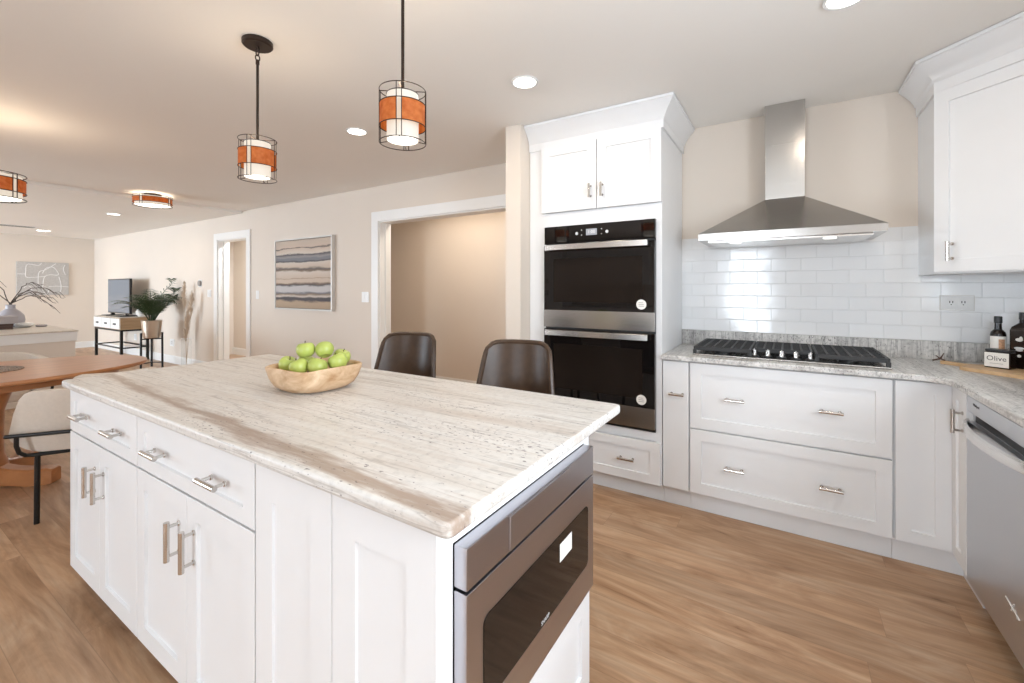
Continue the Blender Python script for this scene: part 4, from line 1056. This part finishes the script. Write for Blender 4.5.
# ------------------------------------------------------------------ fruit bowl
bc = Vector((-1.600, 1.062, TOP+0.0006)); brot = 0.0; BS = 1.12
t = thing('fruit_bowl', 'square pale wooden bowl full of green apples on the island', 'bowl', bc)
def sup(h, z, n=3.4, k=40):
    out = []; h = h*BS
    for i in range(k):
        a = 2*PI*i/k; c, s = math.cos(a), math.sin(a)
        x = h*abs(c)**(2/n)*(1 if c >= 0 else -1); y = h*abs(s)**(2/n)*(1 if s >= 0 else -1)
        zz = z
        if z > 0.07: zz = z + 0.006*((abs(c)**4+abs(s)**4) - 0.75)
        out.append((bc.x + x*math.cos(brot) - y*math.sin(brot), bc.y + x*math.sin(brot) + y*math.cos(brot), bc.z + zz))
    return out
MB().loft([sup(0.080, 0, 2.6), sup(0.102, 0.005, 2.8), sup(0.117, 0.020, 3.2), sup(0.126, 0.045, 3.8), sup(0.1305, 0.078, 4.6), sup(0.131, 0.091, 5.0), sup(0.128, 0.0935, 5.0), sup(0.121, 0.090, 5.0), sup(0.116, 0.074, 4.0), sup(0.100, 0.056, 3.2), sup(0.070, 0.050, 2.6), sup(0.030, 0.049, 2.2)]).build('bowl', M['bowlwood'], t)
ap_src = None
def apple(c, r, label, tilt, rz):
    t = thing('apple', label, 'apple', c, 'green apples in the wooden bowl'); t.rotation_euler = (tilt[0], tilt[1], rz)
    prof = []
    n = 18
    for i in range(n+1):
        a = -PI/2 + PI*i/n
        rr = math.cos(a); z = math.sin(a)
        rad = r*(rr**0.86 if rr > 1e-4 else 0)*(1.0 + 0.05*z)
        zz = r*0.92*z
        if z > 0.80: zz -= r*0.40*(z-0.80)/0.2*(1-rr)**1.6
        if z < -0.86: zz += r*0.35*(-z-0.86)/0.14*(1-rr)
        prof.append((max(0, rad), zz))
    MB().lathe(prof, (0, 0, 0), 28).build('flesh', M['apple'], t, local=True)
    MB().tube([(0, 0, r*0.42), (0.001, 0, r*0.75), (0.004, 0.001, r*1.0)], 0.0016, 8).build('stem', M['stem'], t, local=True)
cz = bc.z
AP = [((-1.688, 1.004), 0.092, 0.0360, 'green apple at the bowl rim, left front, leaning on the wood'),
      ((-1.607, 0.999), 0.090, 0.0365, 'green apple front centre, low behind the near rim'),
      ((-1.545, 1.037), 0.092, 0.0370, 'yellowish green apple low by the near right rim'),
      ((-1.517, 1.107), 0.104, 0.0370, 'green apple at the right, showing its dimple to the rim'),
      ((-1.692, 1.085), 0.090, 0.0350, 'green apple low at the back left of the bowl'),
      ((-1.566, 1.162), 0.113, 0.0350, 'green apple at the back right, half hidden by the top pair'),
      ((-1.634, 1.044), 0.150, 0.0360, 'topmost green apple on the left of the heap'),
      ((-1.580, 1.092), 0.149, 0.0355, 'topmost green apple on the right with a dark stem beside')]
for i, (p, dz, r, lb) in enumerate(AP):
    apple((p[0], p[1], cz+dz), r, lb, (random.uniform(-0.5, 0.5), random.uniform(-0.5, 0.5)), random.uniform(0, 6))

# ------------------------------------------------------------------ counter stools
def stool(x, y, rz, label):
    t = thing('counter_stool', label, 'stool', (x, y, 0), 'leather stools behind the island', rz)
    # local: the seat faces -y, back at +y
    nu, nv = 17, 11; th = 0.022
    def back_pt(u, v, off):
        # u -1..1 across, v 0..1 up
        hw = 0.196 - 0.048*v
        rr = 1.0
        # rounded top corners
        xx = u*hw
        wrap_ = 0.105*(1-0.45*v)*abs(u)**2.2
        yy = 0.185 + 0.065*v - wrap_
        zz = 0.655 + 0.400*v - (0.030*max(0, v-0.86)/0.14*abs(u)**10)
        n = Vector((-u*0.5*(1-0.4*v), -1, 0.12)).normalized()
        return Vector((xx, yy, zz)) - n*off
    mb = MB()
    front = [[back_pt(-1+2*i/(nu-1), j/(nv-1), 0) for i in range(nu)] for j in range(nv)]
    rear = [[back_pt(-1+2*i/(nu-1), j/(nv-1), th) for i in range(nu)] for j in range(nv)]
    F = [[mb.bm.verts.new(p) for p in r] for r in front]; R_ = [[mb.bm.verts.new(p) for p in r] for r in rear]
    for j in range(nv-1):
        for i in range(nu-1):
            mb.bm.faces.new((F[j][i], F[j][i+1], F[j+1][i+1], F[j+1][i])); mb.bm.faces.new((R_[j][i], R_[j+1][i], R_[j+1][i+1], R_[j][i+1]))
    for j in range(nv-1):
        for i in (0, nu-1): mb.bm.faces.new((F[j][i], F[j+1][i], R_[j+1][i], R_[j][i]))
    for i in range(nu-1):
        for j in (0, nv-1): mb.bm.faces.new((F[j][i], F[j][i+1], R_[j][i+1], R_[j][i]))
    vs = [v for v in mb.bm.verts]
    o = mb.build('backrest', M['leather'], t, local=True, sharp=70)
    b = o.modifiers.new('round', 'BEVEL'); b.width = 0.008; b.segments = 3; b.limit_method = 'ANGLE'; b.angle_limit = math.radians(50)
    # piping seam around the edge
    rim = [back_pt(-1, j/(nv-1), -0.002 + th/2) for j in range(nv)] + [back_pt(-1+2*i/(nu-1), 1, -0.002 + th/2) for i in range(1, nu)] + [back_pt(1, j/(nv-1), -0.002 + th/2) for j in range(nv-2, -1, -1)]
    MB().tube(rim, 0.0125, 8).build('edge_welt', M['leather'], o, local=True)
    # seat shell
    mb = MB()
    rings = []
    for z, s in ((0.600, 0.80), (0.603, 0.92), (0.620, 1.0), (0.648, 1.0), (0.660, 0.95), (0.663, 0.80)):
        rings.append([(xx*s, yy*s - 0.02, z) for xx, yy in rrect(-0.205, 0.205, -0.165, 0.20, 0.09, 6)])
    mb.loft(rings); mb.build('seat', M['leather'], t, local=True)
    for sx in (-1, 1):
        for sy in (-1, 1):
            MB().tube([(sx*0.14, sy*0.125, 0.602), (sx*0.185, sy*0.165, 0.0)], 0.012, 10).build('leg', M['blackmetal'], t, local=True)
    z = 0.22; q = [(sx*0.168, sy*0.150, z) for sx, sy in ((-1, -1), (1, -1), (1, 1), (-1, 1))]
    mb = MB()
    for i in range(4): mb.tube([q[i], q[(i+1) % 4]], 0.008, 8)
    mb.build('footrest', M['blackmetal'], t, local=True)
    return t
stool(-1.705, 1.545, math.radians(16), 'dark brown leather counter stool left of its twin, before the cased opening')
stool(-1.012, 1.545, math.radians(14), 'dark brown leather counter stool nearer the ovens, sheen on its back')

# ------------------------------------------------------------------ dining area
tcx, tcy, ta, tb, tz = -4.46, 0.40, 0.585, 1.02, 0.76
t = thing('dining_table', 'orange brown oval pedestal dining table at the left', 'dining table', (tcx, tcy, 0))
def oval(a, b, z, n=2.35, k=72):
    out = []
    for i in range(k):
        q = 2*PI*i/k; c, s = math.cos(q), math.sin(q)
        out.append((tcx + a*abs(c)**(2/n)*(1 if c >= 0 else -1), tcy + b*abs(s)**(2/n)*(1 if s >= 0 else -1), z))
    return out
MB().loft([oval(ta-0.03, tb-0.03, tz-0.032), oval(ta-0.006, tb-0.006, tz-0.026), oval(ta, tb, tz-0.016), oval(ta-0.003, tb-0.003, tz-0.003), oval(ta-0.012, tb-0.012, tz)]).build('tabletop', M['tablewood'], t)
MB().loft([oval(ta-0.17, tb-0.17, tz-0.09), oval(ta-0.17, tb-0.17, tz-0.0325)]).build('apron', M['tablewood'], t)
pcx, pcy = -4.50, 0.56
MB().lathe([(0, 0.085), (0.13, 0.085), (0.14, 0.13), (0.12, 0.20), (0.115, 0.34), (0.12, 0.50), (0.15, 0.60), (0.18, 0.668), (0, 0.668)], (pcx, pcy, 0), 36).build('pedestal', M['tablewood'], t)
for a in (45, 135, 225, 315):
    c, s = math.cos(math.radians(a)), math.sin(math.radians(a)); L = 0.43
    mb = MB(); rings = []
    for k, (d, zlo, zhi, hw) in enumerate(((0.05, 0.02, 0.16, 0.05), (0.20, 0.015, 0.120, 0.05), (0.30, 0.0, 0.104, 0.048), (0.40, 0.0, 0.108, 0.046), (L, 0.006, 0.096, 0.042))):
        rings.append([(pcx + c*d - s*hw*u_, pcy + s*d + c*hw*u_, z) for u_, z in ((-1, zlo), (1, zlo), (1, zhi-0.012), (0.75, zhi), (-0.75, zhi), (-1, zhi-0.012))])
    mb.loft(rings); mb.build('foot', M['tablewood'], t)
pm = MB(); pm.lathe([(0, 0.0006), (0.17, 0.0006), (0.172, 0.004), (0.165, 0.0075), (0, 0.0075)], (-4.52, 0.60, tz), 40)
for k in range(4): pm.torus((-4.52, 0.60, tz+0.0078), 0.035+0.035*k, 0.004, 40, 6)
tag(pm.build('placemat', M['woven'], None, (-4.52, 0.60, tz)), 'round woven grey mat on the dining table at the left edge', 'placemat')

def dining_chair(x, y, rz, label, zs=1.0):
    t = thing('dining_chair', label, 'chair', (x, y, 0), 'cream barrel chairs at the dining table', rz)
    # local: faces -x, back at +x.  Plan of the shell: arm - half circle - arm
    RB, AL = 0.205, 0.29
    tot = AL*2 + PI*RB
    def plan(a):
        d = (a+1)/2*tot
        if d < AL: return Vector((-AL+d, -RB, 0)), Vector((0, -1, 0))
        if d > AL + PI*RB: return Vector((-(d-AL-PI*RB), RB, 0)), Vector((0, 1, 0))
        q = -PI/2 + (d-AL)/RB
        return Vector((RB*math.cos(q), RB*math.sin(q), 0)), Vector((math.cos(q), math.sin(q), 0))
    def ss(e0, e1, v):
        v = max(0, min(1, (v-e0)/(e1-e0))); return v*v*(3-2*v)
    def rim(a, s, off):
        p, n = plan(a); e = abs(a)
        top = 0.792 - 0.042*ss(0.10, 0.60, e)
        top -= 0.24*max(0, (e-0.82)/0.18)**3.5
        bot = 0.395 + 0.05*max(0, (e-0.80)/0.20)**2
        flare = 0.035*s - 0.035*(1-s)**2
        return p + n*(flare + off) + Z_*((bot + (top-bot)*s)*zs)
    n, m = 57, 10; mb = MB()
    O = [[mb.bm.verts.new(rim(-1+2*i/(n-1), j/(m-1), 0.026)) for i in range(n)] for j in range(m)]
    I = [[mb.bm.verts.new(rim(-1+2*i/(n-1), j/(m-1), -0.022)) for i in range(n)] for j in range(m)]
    for j in range(m-1):
        for i in range(n-1):
            mb.bm.faces.new((O[j][i], O[j][i+1], O[j+1][i+1], O[j+1][i])); mb.bm.faces.new((I[j][i], I[j+1][i], I[j+1][i+1], I[j][i+1]))
        for i in (0, n-1): mb.bm.faces.new((O[j][i], O[j+1][i], I[j+1][i], I[j][i]))
    for i in range(n-1):
        for j in (0, m-1): mb.bm.faces.new((O[j][i], O[j][i+1], I[j][i+1], I[j][i]))
    o = mb.build('shell', M['cream'], t, local=True, sharp=75)
    b = o.modifiers.new('round', 'BEVEL'); b.width = 0.016; b.segments = 3; b.limit_method = 'ANGLE'; b.angle_limit = math.radians(50)
    mb = MB(); rings = []
    for z, k in ((0.385, 0.86), (0.392, 0.96), (0.41, 1.0), (0.455, 1.0), (0.472, 0.95), (0.476, 0.80)):
        rings.append([(xx*k - 0.05, yy*k, z*zs) for xx, yy in rrect(-0.25, 0.205, -0.145, 0.145, 0.10, 6)])
    mb.loft(rings); mb.build('seat_cushion', M['cream'], t, local=True)
    # bent black tube: a rail hugging the shell at arm height, dropping to a lower rail that carries the legs
    r = 0.0105; arc = []
    for k in range(45):
        a = -1.02 + 2.04*k/44
        p, nn = plan(max(-1, min(1, a)))
        q = p + nn*0.062
        if abs(a) > 1: q.x -= (abs(a)-1)*tot/2
        arc.append((q.x, q.y, 0.515*zs))
    MB().tube(arc, r, 10).build('arm_rail', M['blackmetal'], t, local=True)
    yr = RB + 0.062
    for sy in (-1, 1):
        pts = [(-0.255, sy*yr, 0.515*zs), (-0.255, sy*yr, 0.46*zs), (-0.250, sy*(yr-0.012), 0.42*zs), (-0.235, sy*(yr-0.035), 0.396*zs), (-0.205, sy*0.205, 0.386*zs), (0.0, sy*0.165, 0.382*zs), (0.13, sy*0.135, 0.380*zs)]
        MB().tube(pts, r, 10).build('side_rail', M['blackmetal'], t, local=True)
        MB().tube([(-0.200, sy*0.203, 0.384*zs), (-0.205, sy*0.200, 0)], r*1.2, 10).build('leg', M['blackmetal'], t, local=True)
        MB().tube([(0.125, sy*0.136, 0.380*zs), (0.175, sy*0.155, 0)], r*1.2, 10).build('leg', M['blackmetal'], t, local=True)
    MB().tube([(-0.200, -0.20, 0.383*zs), (-0.200, 0.20, 0.383*zs)], r, 10).build('cross_rail', M['blackmetal'], t, local=True)
    MB().tube([(0.125, -0.135, 0.380*zs), (0.125, 0.135, 0.380*zs)], r, 10).build('cross_rail', M['blackmetal'], t, local=True)
    return t
dining_chair(-3.580, 0.935, math.radians(54), 'cream barrel chair on black tube legs, nearest the island')
dining_chair(-5.80, 0.85, PI, 'cream chair beyond the dining table, only its back rim showing', 0.92)

# floor register under the table
t = thing('floor_vent', 'dark slotted metal register in the floor beyond the near chair', 'vent', (-5.05, 0.72, 0))
MB().box(-5.13, -4.97, 0.55, 0.90, 0.0005, 0.006, 0.001).build('frame', M['greysw'], t)
for k in range(9): MB().box(-5.12, -4.98, 0.565+k*0.036, 0.583+k*0.036, 0.0063, 0.0085).build('slat', M['slot'], t)

# ------------------------------------------------------------------ half wall with stone ledge and what stands on it
t = thing('half_wall_ledge', 'low beige half wall with white apron and pale stone ledge', 'ledge', (-7.7, 0.2, 0))
lz = 0.82
MB().box(-8.65, -7.16, -1.3, 1.635, 0, lz-0.125).build('base', M['wall'], t)
MB().box(-8.70, -7.145, -1.35, 1.65, lz-0.125, lz-0.018, 0.003).build('apron', M['trim'], t)
MB().box(-8.71, -7.135, -1.36, 1.66, lz-0.0175, lz, 0.004).build('stone_top', M['ledge'], t)
vc = (-8.42, 1.32)
t = thing('branch_vase', 'lavender grey bulbous vase on the stone ledge behind stacked boxes', 'vase', (*vc, lz))
MB().lathe([(0, 0.0006), (0.085, 0.0006), (0.115, 0.03), (0.13, 0.085), (0.120, 0.15), (0.085, 0.20), (0.045, 0.235), (0.042, 0.27), (0.050, 0.285), (0.043, 0.286), (0.034, 0.272), (0.034, 0.23), (0, 0.22)], (*vc, lz), 36).build('body', M['vase'], t)
br = MB()
random.seed(11)
B0 = Vector((vc[0], vc[1], lz+0.275))
specs = [((0.10, 0.55, 0.12), 0.30, 0.50), ((0.12, 0.42, 0.02), 0.27, 0.32), ((0.05, 0.33, -0.12), 0.22, 0.45), ((-0.05, -0.30, 0.40), 0.30, 0.5), ((0.1, -0.5, 0.2), 0.3, 0.6), ((0.15, 0.62, -0.02), 0.26, 0.40), ((0.05, 0.20, 0.3), 0.22, 0.5)]
for d, arch, L in specs:
    pts = []
    d = Vector(d).normalized(); k = 14
    for i in range(k+1):
        s = i/k
        p = B0 + Vector((d.x*L*s, d.y*L*s, d.z*L*s*0.6 + arch*math.sin(min(1, s*1.05)*PI)*0.62 + 0.02))
        p += Vector((random.uniform(-1, 1), random.uniform(-1, 1), random.uniform(-1, 1)))*0.010
        pts.append(p)
    br.tube([B0 - Z_*0.03] + pts, 0.0058, 6, r_end=0.0028)
    for i in (6, 9, 11):
        q = pts[i]; sgn = random.choice((-1, 1))
        br.tube([q, q + Vector((0.02, 0.05, -0.02 + 0.03*sgn)), q + Vector((0.05, 0.10, -0.10 + 0.03*sgn))], 0.0045, 5, r_end=0.002)
tag(br.build('bare_branches', M['branch'], None, (*vc, lz+0.275)), 'thin bare arching branches standing in the grey vase', 'branches')
def block(nm, label, x0, x1, y0, y1, z0, z1, mat, group=None):
    t = thing(nm, label, 'box', ((x0+x1)/2, (y0+y1)/2, z0), group)
    MB().box(x0, x1, y0, y1, z0, z1-0.028, 0.003).build('body', mat, t)
    MB().box(x0-0.004, x1+0.004, y0-0.004, y1+0.004, z1-0.0275, z1, 0.003).build('lid', mat, t)
block('keepsake_box', 'dark brown box on the stone ledge, under the grey one', -8.20, -7.94, 0.98, 1.265, lz+0.0006, lz+0.068, M['brownbook'])
block('linen_box', 'pale grey box stacked on top of the dark brown box', -8.23, -7.91, 0.98, 1.300, lz+0.0690, lz+0.155, M['greybook'])
t = MB().lathe([(0, 0.0006), (0.04, 0.0006), (0.075, 0.012), (0.09, 0.034), (0.075, 0.054), (0.04, 0.060), (0, 0.055)], (-8.20, 1.40, lz), 30).build('pebble_bowl', M['white'], None, (-8.20, 1.40, lz))
tag(t, 'low white rounded bowl on the stone ledge right of vase', 'bowl')
t = MB().lathe([(0, 0.0006), (0.045, 0.0006), (0.055, 0.012), (0.05, 0.026), (0, 0.028)], (-8.16, 1.545, lz), 26).build('candle_tin', M['greybook'], None, (-8.16, 1.545, lz))
tag(t, 'small flat grey tin on the stone ledge right of white bowl', 'tin')

# ------------------------------------------------------------------ console table, television and palm
t = thing('console_table', 'black framed console table with three white drawers under the television', 'console table', (-10.65, 3.06, 0))
kx0, kx1, ky0, ky1, kz0, kz1 = -11.34, -9.99, 2.85, 3.275, 0.575, 0.785
MB().box(kx0, kx1, ky0+0.012, ky1, kz0, kz1, 0.003).build('case', M['consolewood'], t)
MB().box(kx0-0.004, kx1+0.004, ky0-0.004, ky1, kz1+0.0005, kz1+0.012, 0.002).build('top', M['ledge'], t)
dw = (kx1-kx0)/3
for k in range(3):
    d = MB().box(kx0+dw*k+0.008, kx0+dw*(k+1)-0.008, ky0-0.006, ky0+0.0115, kz0+0.012, kz1-0.010, 0.003).build('drawer', M['white'], t)
    xm = kx0+dw*(k+0.5); MB().box(xm-0.055, xm+0.055, ky0-0.018, ky0-0.0062, kz0+0.085, kz0+0.115, 0.004).build('drawer_pull', M['black'], d)
lr = 0.020
for xx in (kx0+0.02, kx1-0.02):
    for yy in (ky0+0.03, ky1-0.02): MB().box(xx-lr, xx+lr, yy-lr, yy+lr, 0, kz0-0.03, 0.002).build('leg', M['blackmetal'], t)
mb = MB(); mb.box(kx0, kx1, ky0+0.01, ky0+0.05, kz0-0.0298, kz0-0.0005); mb.box(kx0, kx1, ky1-0.04, ky1, kz0-0.0298, kz0-0.0005)
mb.box(kx0, kx0+0.04, ky0+0.05, ky1-0.04, kz0-0.0298, kz0-0.0005); mb.box(kx1-0.04, kx1, ky0+0.05, ky1-0.04, kz0-0.0298, kz0-0.0005)
for z in (0.235,):
    mb.box(kx0+0.04, kx1-0.04, ky0+0.02, ky0+0.04, z, z+0.022); mb.box(kx0+0.04, kx1-0.04, ky1-0.03, ky1-0.01, z, z+0.022)
    mb.box(kx1-0.03, kx1-0.01, ky0+0.05, ky1-0.04, z, z+0.022); mb.box(kx0+0.01, kx0+0.03, ky0+0.05, ky1-0.04, z, z+0.022)
mb.build('rails', M['blackmetal'], t)
tv0, tv1 = -11.30, -10.18; tvz = kz1+0.0128
t = thing('television', 'flat television with a black stand on the console table', 'television', (-10.74, 3.06, tvz))
MB().box(tv0, tv1, 3.045, 3.085, tvz+0.045, tvz+0.70, 0.006).build('casing', M['black'], t)
MB().box(tv0+0.018, tv1-0.018, 3.0435, 3.0446, tvz+0.066, tvz+0.682).build('screen', M['screen'], t)
for xx in (tv0+0.20, tv1-0.20):
    MB().box(xx-0.13, xx+0.13, 2.93, 3.20, tvz, tvz+0.014, 0.004).box(xx-0.03, xx+0.03, 3.04, 3.09, tvz+0.0142, tvz+0.044).build('stand_foot', M['black'], t)
vz = kz1+0.0128
t = MB().lathe([(0, 0.0004), (0.055, 0.0004), (0.085, 0.03), (0.10, 0.075), (0.085, 0.12), (0.045, 0.145), (0.04, 0.16), (0.033, 0.155), (0.03, 0.14), (0, 0.135)], (-10.075, 3.20, vz), 30).build('cream_vase', M['paper'], None, (-10.075, 3.20, vz))
tag(t, 'cream rounded vase on the console, half hidden by palm leaves', 'vase')

pc = (-8.90, 2.95)
t = thing('plant_stand', 'black metal plant stand holding the champagne coloured pot', 'plant stand', (*pc, 0))
PA = [math.radians(42 + 120*k) for k in range(3)]
for a in PA:
    c, sn = math.cos(a), math.sin(a)
    MB().tube([(pc[0]+0.158*c, pc[1]+0.158*sn, 0), (pc[0]+0.155*c, pc[1]+0.155*sn, 0.59)], 0.016, 8).build('leg', M['blackmetal'], t)
m2 = MB(); mb = MB()
for a in PA:
    c, sn = math.cos(a), math.sin(a); m2.tube([(pc[0], pc[1], 0.485), (pc[0]+0.154*c, pc[1]+0.154*sn, 0.485)], 0.010, 8)
    mb.tube([(pc[0], pc[1], 0.09), (pc[0]+0.157*c, pc[1]+0.157*sn, 0.09)], 0.008, 8)
mb.build('cross_bar', M['blackmetal'], t); m2.build('cross_bar', M['blackmetal'], t)
t = thing('potted_palm', 'dark green palm in a champagne coloured metal pot beside the console', 'potted plant', (*pc, 0.4965))
MB().lathe([(0, 0.0), (0.105, 0.0), (0.116, 0.01), (0.140, 0.285), (0.144, 0.293), (0.137, 0.294), (0.130, 0.28), (0.128, 0.26), (0, 0.26)], (*pc, 0.4965), 36).build('pot', M['pot'], t)
MB().lathe([(0, 0.2605), (0.127, 0.2605), (0.10, 0.272), (0, 0.28)], (*pc, 0.4965), 28).build('soil', M['soil'], t)
random.seed(21)
base_ = Vector((pc[0], pc[1], 0.77))
frs = []
for k in range(30):
    az = 2*PI*k/30*2.62 + random.uniform(-0.25, 0.25); el = random.uniform(1.10, 1.53); L = random.uniform(0.66, 1.08)*(0.72 if math.cos(az) > 0.4 else 0.62 if math.sin(az) < -0.3 else 0.72 if math.cos(az) < -0.4 else 1.0)
    frs.append((az, el, L))
for az, el, L in frs:
    mb = MB(); dirh = Vector((math.cos(az), math.sin(az), 0)); pts = []
    kseg = 15
    for i in range(kseg+1):
        s = i/kseg; e = el - 1.45*s**1.8
        if i == 0: pts.append(base_ + dirh*0.03)
        else: pts.append(pts[-1] + (dirh*math.cos(e) + Z_*math.sin(e))*(L/kseg))
    for p in pts:
        p.y = min(p.y, W-0.10)
    mb.tube(pts, 0.006, 5, r_end=0.0018)
    for i in range(3, kseg+1):
        for h in (0,):
            if i == kseg and h: continue
            p = pts[i].lerp(pts[min(kseg, i+1)], h); tg = (pts[min(kseg, i+1)] - pts[i-1]).normalized()
            sd = tg.cross(Z_); sd = sd.normalized() if sd.length > 1e-4 else Vector((1, 0, 0))
            up = sd.cross(tg).normalized()
            s = i/kseg; ll = 0.21*math.sin(PI*(0.20+0.72*s))
            for sg in (-1, 1):
                d = (tg*0.62 + sd*sg*0.78 + up*0.12).normalized(); w = up*0.0 + tg.cross(d).normalized().cross(d)*0.0080
                q1 = p + d*ll*0.45 - Z_*0.005; q2 = p + d*ll - Z_*ll*0.30
                q1.y = min(q1.y, W-0.02); q2.y = min(q2.y, W-0.02)
                V = [mb.bm.verts.new(x) for x in (p - w*0.4, p + w*0.4, q1 + w, q2, q1 - w)]
                mb.bm.faces.new((V[0], V[1], V[2], V[4])); mb.bm.faces.new((V[4], V[2], V[3]))
    mb.build('frond', M['frond'], t, sharp=80)

# pampas in a tall glass vase by the wall
gp = (-8.27, 3.20)
t = thing('glass_floor_vase', 'tall clear glass cylinder vase on the floor against the wall', 'vase', (*gp, 0))
MB().lathe([(0, 0.001), (0.066, 0.001), (0.070, 0.006), (0.070, 0.50)], (*gp, 0), 36).build('glass_wall', M['glass'], t)
MB().torus((*gp, 0.50), 0.070, 0.003, 36, 8).build('rim', M['white'], t)
t = thing('pampas_grass', 'pale beige dried pampas plumes standing in the glass floor vase', 'dried grass', (*gp, 0.02))
random.seed(3)
for dx_, top, ln in ((0.10, 1.22, 0.42), (-0.06, 1.38, 0.40), (0.02, 0.95, 0.40), (-0.02, 0.80, 0.36)):
    mb = MB(); p0 = Vector((gp[0]-dx_*0.12, gp[1], 0.025)); p1 = Vector((gp[0]+dx_*1.35, gp[1]+0.0, top-ln))
    p2 = Vector((gp[0]+dx_*1.75, gp[1]+0.01, top))
    mb.tube([p0, p0.lerp(p1, 0.5), p1, p2], 0.004, 6, r_end=0.002)
    st = mb.build('stalk', M['pampas'], t)
    mb = MB()
    for i in range(90):
        s = random.random(); p = p1.lerp(p2, s); a = random.uniform(0, 2*PI); wv = 0.055*math.sin(PI*min(1, 0.12+0.88*s))**0.7
        q = p + Vector((math.cos(a)*wv, math.sin(a)*wv*0.8, 0.075)); q.y = min(q.y, W-0.012)
        mb.tube([p, p.lerp(q, 0.6) + Z_*0.012, q], 0.0055, 4, r_end=0.002)
    mb.build('plume', M['pampas'], st)

# unseen fill lamps added to brighten the spaces behind the openings
def hall_fill_lamp(x, y, label, power, col):
    CEIL = 2.457 if x > -6.8 else 2.422
    t = thing('hall_light', label, 'ceiling light', (x, y, CEIL))
    MB().box(x-0.6, x+0.6, y-0.15, y+0.15, CEIL-0.05, CEIL-0.0005, 0.01).build('housing', M['white'], t)
    MB().box(x-0.58, x+0.58, y-0.13, y+0.13, CEIL-0.056, CEIL-0.0505).build('diffuser', M['diff'], t)
    l = bpy.data.lights.new('hall_glow', 'AREA'); l.shape = 'RECTANGLE'; l.size = 1.15; l.size_y = 0.25; l.energy = power; l.color = col
    o = bpy.data.objects.new('hall_glow', l); COL.objects.link(o); o.parent = t; o.location = (0, 0, -0.06)
hall_fill_lamp(-3.3, 3.80, 'long ceiling lamp in the hall behind the wide cased opening', 12, (1.0, 0.86, 0.70))
hall_fill_lamp(-7.4, 3.90, 'long ceiling lamp in the room behind the narrow doorway', 60, (0.86, 0.94, 1.0))
